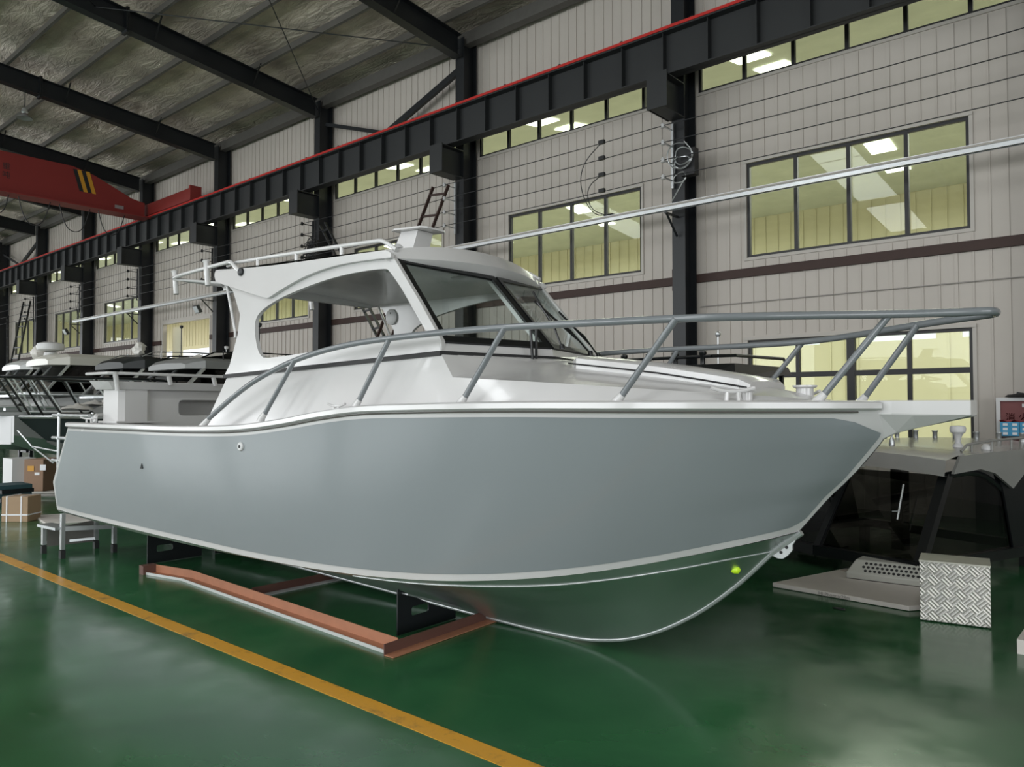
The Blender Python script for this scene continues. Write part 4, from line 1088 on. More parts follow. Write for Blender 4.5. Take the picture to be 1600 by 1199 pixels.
bait = bs_grp.build('bait_station', WHITE, boat)
b = MB(); b.prism([(0.80, -0.92), (1.16, -0.92), (1.20, -0.86), (1.20, -0.62), (1.14, -0.56), (0.80, -0.56)], 1.52, 1.89, lambda u, v, w_: (u, v, w_)); b.box((1.0, -0.74, 1.535), (0.46, 0.44, 0.02)); b.build('pedestal', WHITE, bait)
b = MB()   # tray with sloping ends
b.grid([[(0.80, -1.0, 1.89), (1.22, -1.0, 1.89), (1.22, 1.0, 1.89), (0.80, 1.0, 1.89)], [(0.76, -1.06, 1.99), (1.26, -1.06, 1.97), (1.26, 1.06, 1.97), (0.76, 1.06, 1.99)]], smooth=False, closeu=True)
b.add([(0.80, -1.0, 1.89), (1.22, -1.0, 1.89), (1.22, 1.0, 1.89), (0.80, 1.0, 1.89)], [(0, 1, 2, 3)]); b.build('cutting_tray', WHITE, bait)
b = MB(); b.tube([(0.80, -1.10, 2.06), (1.24, -1.08, 2.06), (1.28, -1.0, 2.06), (1.28, 1.0, 2.06), (1.24, 1.05, 2.06), (0.80, 1.05, 2.06)], 0.017, 8, smooth=1); tr_ = b.build('tray_rail', WHITE, bait)
for y in (-1.0, -0.42, 0.12, 0.72):
    b = MB(); b.tube([(1.27, y + 0.03, 1.88 if y < -0.9 else 1.95), (1.27, y, 2.065), (1.27, y, 2.075)], 0.026, 10, radii=[0.026, 0.026, 0.034]); b.build('rod_holder', WHITE, tr_)
# boarding ladder hanging outside the transom
lad = MB(); lad.tube([(-0.22, -1.0, 0.62), (-0.22, -1.0, 1.63)], 0.017, 8)
lad.tube([(-0.22, -0.62, 0.62), (-0.22, -0.62, 1.63)], 0.017, 8)
lo = lad.build('boarding_ladder', GALV, boat)
for z in (0.72, 1.06, 1.33, 1.60):
    b = MB(); b.tube([(-0.22, -1.02, z), (-0.22, -0.60, z)], 0.018, 8); b.build('rung', GALV, lo)
for z, x in ((1.60, 0.64), (1.33, 0.45), (1.06, 0.15)):
    b = MB(); b.tube([(-0.40, -1.0, z), (x, -1.0, z)], 0.020, 8); b.build('bracket', GALV, lo)
# helm console and seat backs seen dimly inside
b = MB(); b.box((5.55, 0.45, 1.85), (0.5, 0.8, 0.5)); b.box((5.75, 0, 2.03), (0.5, 1.75, 0.06)); o = b.build('dashboard', WHITE2, boat)

# ---------------- cradle under the boat
def Bw(x, y, z=0.0): return BO + BF * x + BN * y + Vector((0, 0, z))
def plate(xc, label):
    t = empty('cradle_plate', label, 'support', Bw(xc, 0), BA, group='cradle support plates')
    wz = spline(xc, WX, WZ); kz = spline(xc, KX, KZ); hy = spline(xc, WX, WYv)
    for M_ in (1, -1):
        zt = lambda y: kz + (wz - kz) * (y / hy) - 0.012
        out = [(-0.70, 0.005), (-0.70, zt(0.70) - 0.01), (-0.35, zt(0.35) - 0.02), (-0.08, max(0.115, zt(0.08) - 0.03)), (-0.08, 0.005)]
        if xc > 4: out = [(-0.74, 0.005), (-0.74, zt(0.74) + 0.01), (-0.4, zt(.4) - 0.02), (-0.12, 0.06), (-0.12, 0.005)]
        hz = 0.10
        b = MB(); b.holed([(M_ * u, v) for u, v in out], [[(M_ * u, v) for u, v in rr_rect(-0.60, -0.42, 0.12, 0.19, 0.02)]], -0.006, 0.006, lambda u, v, w_: (w_, u, v)); b.build('plate', STEEL, t)
        b = MB(); b.prism([(M_ * -0.70, zt(.70) + 0.0), (M_ * -0.12, max(.11, zt(.12))), (M_ * -0.12, max(.11, zt(.12)) - .012), (M_ * -0.70, zt(.70) - .012)], -0.0, 0.07, lambda u, v, w_: (w_, u, v - 0.004)); b.build('pad', GALV, t)
    return t
plate(5.45, 'dark slotted steel plate propping the boat bottom near the bow'); plate(1.42, 'dark slotted steel plate propping the boat bottom near the stern')
def angle(p, q, lab, h=0.08, wd=0.09, flip=1, mats=(RUSTD, RUST), mid=None):
    p = Vector(p); q = Vector(q); d_ = (q - p).normalized(); n = Vector((0, 0, 1)).cross(d_) * flip
    pts = [p] + ([Vector(mid)] if mid else []) + [q]
    t = empty('angle_iron', lab, 'steel angle', p, group='cradle angle irons')
    b1, b2 = MB(), MB()
    for a, c in zip(pts[:-1], pts[1:]):
        a = a - p; c = c - p
        b1.bar(a + Vector((0, 0, h / 2)), c + Vector((0, 0, h / 2)), 0.007, h)
        b2.bar(a + n * wd / 2 + Vector((0, 0, 0.006)), c + n * wd / 2 + Vector((0, 0, 0.006)), wd, 0.007)
    b1.build('upright_flange', mats[0], t); b2.build('floor_flange', mats[1], t)
    return t
a0 = onZ(584, 1022); a1 = onZ(275, 906)
angle((-4.13, 3.42, 0), (-4.21, 4.75, 0), 'brown steel angle lying across under the bow end of the cradle', flip=-1, mats=(RUSTD, RUST))
angle((-6.30, 3.70, 0), (-6.34, 5.6, 0), 'brown steel angle lying across the middle of the cradle', flip=-1, mats=(RUSTD, LHULL))
t = empty('angle_iron', 'long reddish steel angle lying along the near side of the cradle, end bent', 'steel angle', (-4.15, 3.46, 0), group=None)
b1, b2, b3 = MB(), MB(), MB()
P_ = [Vector((0, 0, 0)), Vector((-3.25, 0.13, 0)), Vector((-3.80, 0.02, 0))]
for a, c in zip(P_[:-1], P_[1:]):
    b1.bar(a + Vector((0, 0.10, 0.045)), c + Vector((0, 0.10, 0.045)), 0.007, 0.085)
    b2.bar(a + Vector((0, 0.05, 0.008)), c + Vector((0, 0.05, 0.008)), 0.10, 0.008); b3.bar(a + Vector((0, 0.0, 0.012)), c + Vector((0, 0.0, 0.012)), 0.008, 0.024)
b1.build('upright_flange', RUST, t); b2.build('floor_flange', RUST, t); b3.build('toe', LHULL, t)
b1 = MB(); b1.box((-3.83, 0.06, 0.045), (0.09, 0.14, 0.09)); b1.build('end_plate', RUSTD, t)
angle((-4.15, 5.75, 0), (-8.0, 5.8, 0), 'steel angle along the far side of the cradle', flip=1)

# ================================================================ OTHER BOATS, parked bow towards the aisle
def moored(X, yb, L, beam, zs, hull_m, label, deck_m=LHULL, rail=None, top=None, cabin=True, rz=-PI / 2, zk=0.45, rail_m=None, group='parked boats'):
    t = empty('parked_boat', label, 'boat', (X, yb + L, 0), rz, group=group)
    hb = beam / 2
    def B(s): return hb * interp(s, [0, .55, .75, .88, .96, 1.0], [0.94, 1.0, 0.86, 0.56, 0.25, 0.012])
    N_ = 40; fs = [i / N_ for i in range(N_ + 1)]
    sh = lambda s: Vector((L * s, -B(s), zs - 0.10 * (1 - s) ** 1.2))
    ch = lambda s: Vector(((L - 0.45) * s, -B(s) * (0.90 - 0.55 * max(0, (s - .7) / .3) * (1 - 0.0)), zk + 0.28 + 0.42 * max(0, (s - 0.6) / 0.4) ** 1.6)) if s < 1 else Vector((L - 0.45, -0.01, zk + 0.70))
    kl = lambda s: Vector(((L - 0.45) * s, -0.01, zk + 0.68 * max(0, (s - 0.72) / 0.28) ** 1.8))
    b = MB()
    for M_ in (lambda p: p, mir): b.grid([[M_(ch(s)), M_(ch(s).lerp(sh(s), .5)), M_(sh(s))] for s in fs])
    b.grid([[ch(0), sh(0)], [mir(ch(0)), mir(sh(0))]], smooth=False); b.build('hull_side', hull_m, t)
    b = MB()
    for M_ in (lambda p: p, mir): b.grid([[M_(kl(s)), M_(ch(s))] for s in fs])
    b.build('bottom_plating', GALV if hull_m is not DHULL else GHULL, t)
    b = MB(); b.grid([[Vector((sh(s).x, sh(s).y * k, sh(s).z + 0.01)) for k in (1, .5, 0, -.5, -1)] for s in fs]); b.build('deck', deck_m, t)
    b = MB()
    for M_ in (lambda p: p, mir): b.tube([M_(sh(s) + Vector((0, 0, -0.02))) for s in fs], 0.028, 6)
    b.build('gunwale', GALV, t)
    if cabin:
        x0, x1, x2 = L * 0.30, L * 0.62, L * 0.80; hz = 0.32; w0, w1 = hb * 0.78, hb * 0.34
        b = MB()
        b.grid([[Vector((x, -w_ - .05, zs)), Vector((x, -w_, zs + h)), Vector((x, 0, zs + h + .05)), Vector((x, w_, zs + h)), Vector((x, w_ + .05, zs))] for x, w_, h in ((x0, w0, hz), (x1, w0, hz), (x2, w1 + .1, hz * .5), (x2 + .35, w1 * .6, 0.02))], smooth=False)
        b.add([(x0, -w0 - .05, zs), (x0, -w0, zs + hz), (x0, w0, zs + hz), (x0, w0 + .05, zs)], [(0, 1, 2, 3)])
        b.build('trunk_cabin', deck_m, t)
    if top:
        zt, xa, xf, m, fm = top['z'], top['x0'], top['x1'], top['m'], top['fm']
        w_ = hb * 0.80; zc_ = zs + 0.30
        fr = MB()
        for y in (-w_, w_):
            fr.bar((xf + 0.55, y, zc_), (xf, y * .92, zt), 0.06, 0.05, up=(1, 0, 1)); fr.bar((xa + .25, y, zc_ - .2), (xa + .15, y * .92, zt), 0.10, 0.06, up=(1, 0, 1)); fr.bar((xf + .55, y, zc_), (xa + .25, y, zc_), 0.05, 0.07)
            fr.bar(((xf + xa) / 2 + .3, y, zc_), ((xf + xa) / 2 + .2, y * .92, zt), 0.04, 0.05, up=(1, 0, 1))
        fr.bar((xf + .62, 0, zc_ + .02), (xf + .05, 0, zt), 0.05, 0.04, up=(1, 0, 1)); fr.bar((xf + .55, -w_, zc_), (xf + .62, 0, zc_), 0.05, 0.07); fr.bar((xf + .55, w_, zc_), (xf + .62, 0, zc_), 0.05, 0.07)
        fr.build('windscreen_frame', fm, t)
        g = MB(); g.add([(xf + .55, -w_, zc_), (xf + .62, 0, zc_), (xf + .05, 0, zt), (xf, -w_ * .92, zt)], [(0, 1, 2, 3)]); g.add([(xf + .55, w_, zc_), (xf + .62, 0, zc_), (xf + .05, 0, zt), (xf, w_ * .92, zt)], [(0, 1, 2, 3)])
        for y in (-w_, w_): g.add([(xf + .55, y, zc_), (xa + .25, y, zc_), (xa + .15, y * .92, zt), (xf, y * .92, zt)], [(0, 1, 2, 3)])
        g.build('glass', TINT, t)
        b = MB(); th = top.get('th', 0.16); o_ = top.get('over', 0.25)
        rows = []
        for x, e in ((xa, 0), (xa + .15, 1), ((xa + xf) / 2, 1), (xf, 1), (xf + o_ * .6, .6), (xf + o_, 0)):
            ww = (w_ * .98) * (1 if x < xf else 1 - 0.25 * (x - xf) / o_)
            rows.append([Vector((x, -ww, zt)), Vector((x, -ww, zt + th * (.35 + .35 * e))), Vector((x, -ww * .8, zt + th * (.5 + .5 * e))), Vector((x, 0, zt + th * (.6 + .55 * e))), Vector((x, ww * .8, zt + th * (.5 + .5 * e))), Vector((x, ww, zt + th * (.35 + .35 * e))), Vector((x, ww, zt))])
        b.grid(rows, smooth=False, closeu=True); b.add(rows[0], [tuple(range(7))]); b.add(rows[-1], [tuple(range(7))]); b.build('hardtop', m, t)
        if top.get('roofrail'):
            for sg in (-1, 1):
                r_ = MB(); y = sg * w_ * .85; r_.tube([(xa, y, zt + th), (xa + .1, y, zt + th + .14), (xf - .3, y, zt + th + .14), (xf, y, zt + th)], 0.014, 6, smooth=1)
                for k in range(4): x = xa + .2 + (xf - xa - .6) * k / 3; r_.tube([(x, y, zt + th * .5), (x, y, zt + th + .14)], 0.011, 6)
                r_.build('roof_rail', rail_m or GALV, t)
        if top.get('wrap'):
            p = MB(); rr_ = random.Random(int(X * 10)); p.grid([[Vector((xf - .2 - .12 * i, -w_ * .75 + w_ * 1.5 * j / 10, zt + th + 0.02 + rr_.random() * .17 * math.sin(PI * (i + .5) / 13))) for j in range(11)] for i in range(13)]); p.build('wrapping', PLAST, t)
    if rail:
        m = rail_m or BLACK; hz = rail.get('h', 0.62); xs_ = rail.get('x0', L * .45)
        P_ = []
        for k in range(9):
            s = xs_ / L + (1.0 - xs_ / L) * k / 8; q = sh(min(s, 1)); h = hz * min(1, (k + .05) / 2.2) ** .7
            P_.append(Vector((q.x + 0.22 * k / 8, min(-0.16, q.y * .94), q.z + h)))
        P_ = [sh(xs_ / L) + Vector((-.25, .05, 0))] + P_
        full = P_ + [Vector((L + .34, 0, zs + hz))] + [mir(p) for p in P_[::-1]]
        b = MB(); b.tube(full, 0.021, 8, smooth=2); ro = b.build('bow_rail', m, t)
        if rail.get('mid'):
            b = MB(); mid = [p.lerp(Vector((p.x - .1, p.y, sh(min(1, p.x / L)).z)), 0.5) for p in P_[2:]]; b.tube(mid + [Vector((L + .2, 0, zs + hz * .5))] + [mir(p) for p in mid[::-1]], 0.013, 8, smooth=1); b.build('middle_rail', m, ro)
        for k in (2, 4, 6, 8, 9):
            for M_ in (lambda p: p, mir):
                p = P_[k]; q = sh(max(0, min(.985, (p.x - .38) / L))); q = Vector((q.x, q.y * .93, q.z))
                b = MB(); b.tube([M_(q), M_(p)], 0.018, 8); b.build('stanchion', m, ro)
    # bow roller
    b = MB(); b.box((L + .05, 0, zs + .03), (.5, .14, .05)); b.build('bow_roller', GALV, t)
    # stand
    s_ = empty('boat_stand', 'steel support stand under the %s' % label.split(',')[0].replace('parked ', '').replace(' with', ' having', 1)[:52].strip(), 'stand', (X, yb + L, 0), rz, group='boat stands')
    b = MB()
    for x in (L * .18, L * .68):
        b.box((x, 0, 0.05), (.12, beam * .8, .10)); b.box((x, 0, zk - .03), (.12, .5, .06))
        for y in (-.45, .45): b.box((x, y, zk / 2), (.08, .08, zk))
    for y in (-.4, .4): b.box((L * .43, y, .05), (L * .6, .08, .1))
    b.build('frame', STEEL, s_)
    return t

L3 = moored(-14.0, 4.05, 7.4, 2.5, 1.56, DHULL, 'parked charcoal boat with black bow rail, grey hardtop and plastic wrap', deck_m=GHULL, rail=dict(h=.62, x0=4.6), rail_m=BLACK,
            top=dict(z=2.38, x0=2.2, x1=4.75, m=GHULL, fm=GALV, th=.2, wrap=True, roofrail=True))
L1 = moored(-17.6, 5.2, 7.6, 2.5, 1.62, DHULL, 'parked boat with dark charcoal hardtop and silver bow rail', deck_m=GHULL, rail=dict(h=.66, x0=4.4, mid=True), rail_m=GALV,
            top=dict(z=2.52, x0=2.2, x1=5.6, m=DROOF, fm=GALV, th=.26, roofrail=True, over=.35))
L2 = moored(-21.3, 5.0, 8.0, 2.6, 1.72, GHULL, 'parked boat with cream roof, radar dome and silver rails, at far left', deck_m=LHULL, rail=dict(h=.68, x0=4.4, mid=True), rail_m=GALV,
            top=dict(z=2.72, x0=2.4, x1=6.0, m=mat('cream_roof_paint', (.55, .54, .48), .35), fm=GALV, th=.28, over=.4))
L0 = moored(-25.2, 5.0, 8.0, 2.6, 1.7, GHULL, 'parked boat with pale roof behind the radar boat, at left edge', deck_m=LHULL, rail=dict(h=.68, x0=4.4), rail_m=GALV,
            top=dict(z=2.75, x0=2.4, x1=5.6, m=LHULL, fm=GALV, th=.26))
B4 = moored(-10.3, 6.35, 6.9, 2.4, 1.55, DHULL, 'parked boat with black roof and wrapped spotlight, seen through the cabin opening', deck_m=GHULL,
            top=dict(z=2.30, x0=1.2, x1=4.3, m=BLACK, fm=STEEL, th=.22, roofrail=True, over=.3), rail_m=STEEL)
B5 = moored(-4.9, 6.45, 6.8, 2.4, 1.50, LHULL, 'parked boat with low black roof frame behind the foredeck', deck_m=GHULL)
# low black roof rack of that boat
b = MB(); 
def W5(x, y, z): return (x, y, z)
rk = MB()
rk.grid([[(3.2, -1.05, 2.12), (5.0, -1.1, 2.02), (5.25, -.8, 2.0), (5.25, .8, 2.0), (5.0, 1.1, 2.02), (3.2, 1.05, 2.12)], [(3.2, -1.0, 2.22), (4.95, -1.06, 2.20), (5.15, -.76, 2.19), (5.15, .76, 2.19), (4.95, 1.06, 2.20), (3.2, 1.0, 2.22)]], smooth=False, closeu=True)
rk.add([(3.2, -1.0, 2.22), (4.95, -1.06, 2.20), (5.15, -.76, 2.19), (5.15, .76, 2.19), (4.95, 1.06, 2.20), (3.2, 1.0, 2.22)], [(0, 1, 2, 3, 4, 5)])
rk.build('hardtop', BLACK, B5)
b = MB()
for sg in (-1, 1): b.tube([(3.2, sg * .98, 2.26), (3.3, sg * .98, 2.33), (4.8, sg * 1.0, 2.30), (5.0, sg * .8, 2.29)], 0.02, 8)
b.tube([(5.0, -.8, 2.29), (5.0, .8, 2.29)], 0.02, 8); rr_ = b.build('roof_rail', BLACK, B5)
for k in range(5):
    b = MB(); b.lathe((5.0 - .0, -.75 + .36 * k, 2.20), [(0.03, 0), (0.03, .10), (0.045, .12), (0.045, .15), (0.03, .16)], 10); b.build('rod_holder', BLACK, rr_)
b = MB()
for y in (-.95, .95):
    for x in (3.3, 4.6): b.bar((x, y, 1.5), (x, y, 2.12), .05, .05)
b.build('post', STEEL, B5)
g = MB(); g.add([(5.0, -.95, 2.0), (5.0, .95, 2.0), (5.45, .85, 1.72), (5.45, -.85, 1.72)], [(0, 1, 2, 3)]); g.build('windscreen', TINT, B5)
b = MB(); b.tube([(3.9, .35, 2.2), (3.9, .35, 2.62)], .012, 8); b.lathe((3.9, .35, 2.62), [(.02, 0), (.035, .02), (.035, .05), (.02, .07)], 12); b.build('all_round_light', GALV, B5)
# radar and wrapped lamps
b = MB(); b.lathe((6.0, -.3, 3.10), [(.1, 0), (.30, .04), (.32, .12), (.30, .2), (.15, .24)], 24); b.lathe((6.0, -.3, 2.98), [(.16, 0), (.14, .10)], 12); b.build('radar_dome', WHITE2, L2)
def wrap(par, c, r, seed, nm='wrapped_lamp'):
    rr_ = random.Random(seed); rows = []
    for i in range(9):
        th = PI * i / 8; rows.append([Vector((c[0] + r * math.sin(th) * math.cos(a) * (1 + rr_.uniform(-.4, .3)), c[1] + r * math.sin(th) * math.sin(a) * (1 + rr_.uniform(-.2, .2)), c[2] + r * 1.15 * math.cos(th))) for a in [2 * PI * k / 12 for k in range(12)]])
    b = MB(); b.grid(rows, closeu=True); b.build(nm, PLAST, par)
wrap(L2, (6.1, -.85, 3.10), .17, 3); wrap(L1, (5.6, .7, 2.95), .13, 4)
def spot(par, x, y, z):
    b = MB(); b.lathe((x, y, z), [(.09, 0), (.08, .03), (.03, .05), (.03, .12)], 14); b.lathe((x, y, z + .24), [(.10, .14), (.13, .10), (.13, -.02), (.06, -.10)], 18, 'X'); b.build('spotlight', WHITE2, par)
spot(B4, 4.2, .0, 2.54); wrap(B4, (4.2, .06, 2.76), .17, 9, 'plastic_wrap')
for par, x, y, z0, z1 in ((L1, 3.6, .7, 2.7, 3.12), (L3, 3.3, .3, 2.6, 3.35), (B4, 2.2, .4, 2.5, 3.2), (L2, 3.2, .9, 3.0, 3.9)):
    b = MB(); b.tube([(x, y, z0), (x, y, z1)], .012, 6); b.lathe((x, y, z1), [(.015, -.08), (.04, -.06), (.05, 0), (.02, .01)], 10); b.build('mast_light', WHITE2 if par is L1 else STEEL, par)
# outboard-side seats and covers glimpsed on the left boats
for par in (L3, L1):
    wrap(par, (5.9, .3, 1.72), .26, 12 + int(par.location.x), 'plastic_bag'); 
for par, x, y, z_, r_ in ((L3, 6.4, -.25, 1.64, .18), (L3, 5.5, .45, 1.72, .16), (L1, 6.3, .2, 1.72, .2)):
    b = MB(); rr_ = random.Random(int(x * 17)); b.grid([[Vector((x + r_ * 1.6 * math.cos(a) * s_, y + r_ * 1.2 * math.sin(a) * s_, z_ + .10 * (1 - s_) + rr_.uniform(0, .04))) for a in [2 * PI * k / 12 for k in range(12)]] for s_ in (1.0, .8, .6, .4, .2, .02)], closeu=True); b.build('deck_wrapping', PLAST, par)
b = MB(); b.box((5.25, .55, 1.98), (.07, .42, .52), ry=.25); b.build('screen', BLACKM, L3)
b = MB(); b.box((4.9, -.5, 2.0), (.5, .5, .12)); b.box((4.68, -.5, 2.25), (.10, .5, .5), ry=-.15); b.build('seat', BLACKM, L1)
b = MB(); b.box((5.9, .2, 1.60), (.9, 1.3, .12)); b.build('foredeck_cushion', LHULL, B4)
for p, q, lb in (((28, 673), (50, 698), 'upper'), ((50, 698), (84, 724), 'lower'), ((50, 698), (92, 706), 'side')):
    a_, c_ = onY(*p, 4.55), onY(*q, 4.75 if lb != 'upper' else 4.65); b = MB(); b.tube([a_, c_], .016, 6); tag(b.build('winch_strap', GALV), 'thin %s silver strap slung before the charcoal bow' % lb, 'strap', 'winch straps')
# paper taped on the charcoal bow
t = empty('paper_notice', 'white paper sheets taped to the bow of the charcoal boat', 'paper', (-13.98, 3.90, 1.13), PI * .22)
for k, (dx, dz) in enumerate(((0, .03), (-.04, 0))):
    b = MB(); b.box((dx, -.004 * k, .19 + dz), (.30, .003, .42)); b.build('sheet', PAPER, t)

# ================================================================ HARDTOP MODULE ON THE FLOOR, right
HR = math.radians(-20); HC = Vector((-1.87, 7.95, 0))
ht = empty('hardtop_module', 'loose grey hardtop with black windscreen frame and smoked glass standing on the floor', 'boat hardtop', HC, HR)
HX = Vector((math.cos(HR), math.sin(HR), 0)); HY = Vector((-math.sin(HR), math.cos(HR), 0))
def hp(px, py, lx=None, ly=None):
    r = ray(px, py); d_ = EYE - HC
    if lx is not None: t_ = (lx - d_.dot(HX)) / r.dot(HX)
    else: t_ = (ly - d_.dot(HY)) / r.dot(HY)
    p = EYE + r * t_ - HC; return Vector((p.dot(HX), p.dot(HY), p.z))
WD = 2.15
b = MB(); z = .20
ringp = [(0, 0), (-WD / 2, -.10), (-WD, 0), (-WD - .0, 2.1), (0, 2.1)]
for i in range(5):
    p, q = ringp[i], ringp[(i + 1) % 5]; b.bar((p[0], p[1], z), (q[0], q[1], z), 0.09, 0.10)
b.build('base_frame', BLACK, ht)
b = MB()
for x, y in ((-.1, .1), (-WD + .1, .1), (-.1, 2.0), (-WD + .1, 2.0)): b.box((x, y, .08), (.09, .09, .16))
for x, y in ((-.1, .1), (-WD + .1, .1), (-.1, 2.0), (-WD + .1, 2.0)):
    bb = MB(); z_ = .05 if (x, y) == (-.1, .1) else .0; bb.box((x, y, (.152 + z_) / 2), (.09, .09, .152 - z_)); bb.build('foot', BLACKM, ht)
zt = 1.03
b = MB(); b.bar((0, 0, z), (-.05, .52, zt), .10, .07, up=(0, 1, .5)); b.build('corner_post', BLACK, ht)
b = MB(); b.bar((-WD, 0, z), (-WD + .05, .52, zt), .10, .07, up=(0, 1, .5)); b.build('corner_post', BLACK, ht)
b = MB(); b.bar((-WD / 2, -.10, z), (-WD / 2, .46, zt), .07, .05, up=(0, 1, .5)); b.build('centre_post', BLACK, ht)
for lx in (0, -WD):
    b = MB(); b.prism([(1.58, z), (1.98, z), (1.80, .80), (1.84, 1.1), (1.30, 1.1), (1.42, .78)], -.03, .03, lambda u, v, w_: (lx * 0.98 + w_ - .02, u, v)); b.build('rear_post', BLACK, ht)
    b = MB(); b.tube([(lx * .98 - .03, .50, 1.03), (lx * .98 - .03, .9, 1.06), (lx * .98 - .03, 1.2, .98), (lx * .98 - .03, 1.5, .80)], .035, 8, smooth=2); b.build('arch_trim', BLACK, ht)
g = MB(); g.add([(0, 0, z), (-WD / 2, -.10, z), (-WD / 2, .46, zt), (-.05, .52, zt)], [(0, 1, 2, 3)]); g.add([(-WD, 0, z), (-WD / 2, -.10, z), (-WD / 2, .46, zt), (-WD + .05, .52, zt)], [(0, 1, 2, 3)])
g.build('windscreen', TINT, ht)
for lx in (-.01, -WD + .01):
    g = MB(); g.add([(lx, .02, z), (lx, 1.62, z), (lx, 1.46, .84), (lx, 1.15, 1.0), (lx, .55, 1.03)], [(0, 1, 2, 3, 4)]); g.build('side_glass', TINT, ht)
# roof: deck, front fascia, side wings
b = MB()
def hrow(y, zt_, hw=WD / 2 + .03): return [Vector((-WD / 2 + hw * t, y, zt_ + .05 * (1 - t * t))) for t in [1 - .2 * k for k in range(11)]]
rows = [hrow(.56, 1.02, WD / 2), hrow(.37, 1.03), hrow(.40, 1.185), hrow(.60, 1.225), hrow(1.2, 1.235), hrow(2.0, 1.255), hrow(2.65, 1.27), hrow(2.66, 1.18), hrow(1.4, 1.10, WD / 2)]
b.grid(rows); b.build('roof', ROOFG, ht)
for lx in (.03, -WD - .03):
    b = MB(); b.prism([(.50, 1.05), (.62, 1.225), (1.2, 1.245), (2.65, 1.285), (2.65, 1.20), (2.1, 1.17), (1.95, 1.15), (1.52, .86), (1.2, 1.03), (.95, 1.08)], -.015, .015, lambda u, v, w_: (lx + w_, u, v)); b.build('roof_wing', ROOFG, ht)
b = MB(); b.lathe((.06, 1.78, 1.18), [(.035, 0), (.04, .02), (.02, .03)], 12, 'X'); b.build('side_light', BLACKM, ht)
b = MB(); b.tube([(-.12, .9, 1.25), (-.10, 1.0, 1.335), (-.10, 2.6, 1.39)], .014, 8, smooth=1); rl = b.build('roof_rail', ROOFG, ht)
for k in range(5): q = MB(); y = 1.05 + .36 * k; q.tube([(-.10, y, 1.24), (-.10, y, 1.335 + .034 * (y - 1.0))], .011, 6); q.build('post', ROOFG, rl)
for k in range(8):
    b = MB(); b.lathe((-.15 - .26 * k, 2.58, 1.29), [(.028, 0), (.028, .09), (.036, .10), (.036, .11)], 12); b.build('rod_holder', GALV, ht)
b = MB(); b.lathe((-.42, 1.35, 1.26), [(.055, 0), (.05, .03), (.03, .05), (.03, .10), (.05, .15), (.075, .17), (.08, .21), (.07, .235), (.02, .24)], 18); b.build('navigation_light', WHITE2, ht)
b = MB(); b.lathe((-.16, 1.42, 1.25), [(.05, 0), (.05, .03), (.03, .06)], 14); b.build('dome_light', WHITE2, ht)
b = MB(); b.tube([(-.95, 1.0, 1.27), (-.95, 1.0, 1.56)], .011, 8); b.lathe((-.95, 1.0, 1.55), [(.015, 0), (.035, .02), (.04, .05), (.025, .075)], 14); b.lathe((-.95, 1.0, 1.26), [(.03, 0), (.03, .06), (.015, .1)], 10); b.build('aerial', GALV, ht)
b = MB(); b.box((-1.12, .75, 1.31), (.2, .05, .10)); b.build('display_pod', WHITE2, ht)
b = MB(); b.tube([(-1.24, .72, 1.26), (-1.0, .70, 1.255), (-.98, .74, 1.34), (-1.0, .76, 1.36)], .012, 6, smooth=2); b.build('display_cable', BLACKM, ht)
b = MB(); b.bar((-.33, .28, .93), (-.28, .10, .60), .014, .012); b.bar((-.29, .13, .68), (-.36, .14, .67), .01, .01); b.build('wiper', GALV, ht)
b = MB(); b.box((-.66, .70, .62), (.13, .12, .84)); b.build('inner_column', PURLIN, ht)

# chequer plate step box
q0 = onZ(1438, 970); q1 = onZ(1549, 984); ang = math.atan2(q1.y - q0.y, q1.x - q0.x)
st_h = onY(1436, 876, q0.y).z; wdt = (q1 - q0).length
t = empty('step_box', 'silver chequer plate step box standing on the floor at right', 'step', q0, ang)
b = MB(); b.box((wdt / 2, .17, st_h / 2 + .004), (wdt, .34, st_h - .008)); o = b.build('plate_body', PLATE, t); bevel(o, .005)
b = MB(); b.box((wdt / 2, .17, st_h), (wdt + .008, .348, .012)); b.build('top_plate', mat('worn_step_top', (.40, .39, .34), .4, .5, noise=.3, nscale=12), t)
# foam board and grille tray
P1, P2 = onZ(1207, 918), onZ(1420, 956)
ang = math.atan2(P2.y - P1.y, P2.x - P1.x); Wb = (P2 - P1).length
t = empty('foam_board', 'pale thick board lying on the floor left of the step box', 'board', P1, ang)
b = MB(); b.prism([(0, 0), (Wb, 0), (Wb + .18, .30), (Wb + .12, 1.6), (.38, 2.0)], .004, .045, lambda u, v, w_: (u, v, w_)); o = b.build('board', BOARD, t); bevel(o, .006)
text('HJ Phoenix28m', .045, mat('faded_ink', (.25, .23, .21), .7), 'lettering', t, (.44, -.002, .008))
b = MB(); b.prism([(.22, 1.0), (.62, .78), (.95, 1.9), (.5, 1.95)], 0.046, 0.050, lambda u, v, w_: (u, v, w_)); tag(b.build('card_sheet', mat('tan_sheet', (.42, .38, .33), .7)), 'thin beige sheet lying on the pale board', 'sheet')
bpy.data.objects['card_sheet'].location = P1; bpy.data.objects['card_sheet'].rotation_euler = (0, 0, ang)
G1, G2 = onZ(1322, 903, .05), onZ(1437, 917, .05); ga = math.atan2(G2.y - G1.y, G2.x - G1.x)
t = empty('grille_tray', 'grey tray with rows of round holes lying on the pale board', 'tray', G1, ga)
GW = (G2 - G1).length + .25
b = MB(); b.grid([[(0, 0, .003), (GW, 0, .003), (GW, .36, .003), (.05, .36, .003)], [(0.0, -.01, .055), (GW, -.01, .055), (GW, .36, .055), (.05, .36, .055)], [(.07, .10, .17), (GW - .02, .10, .17), (GW - .02, .33, .18), (.10, .33, .18)]], smooth=False, closeu=True)
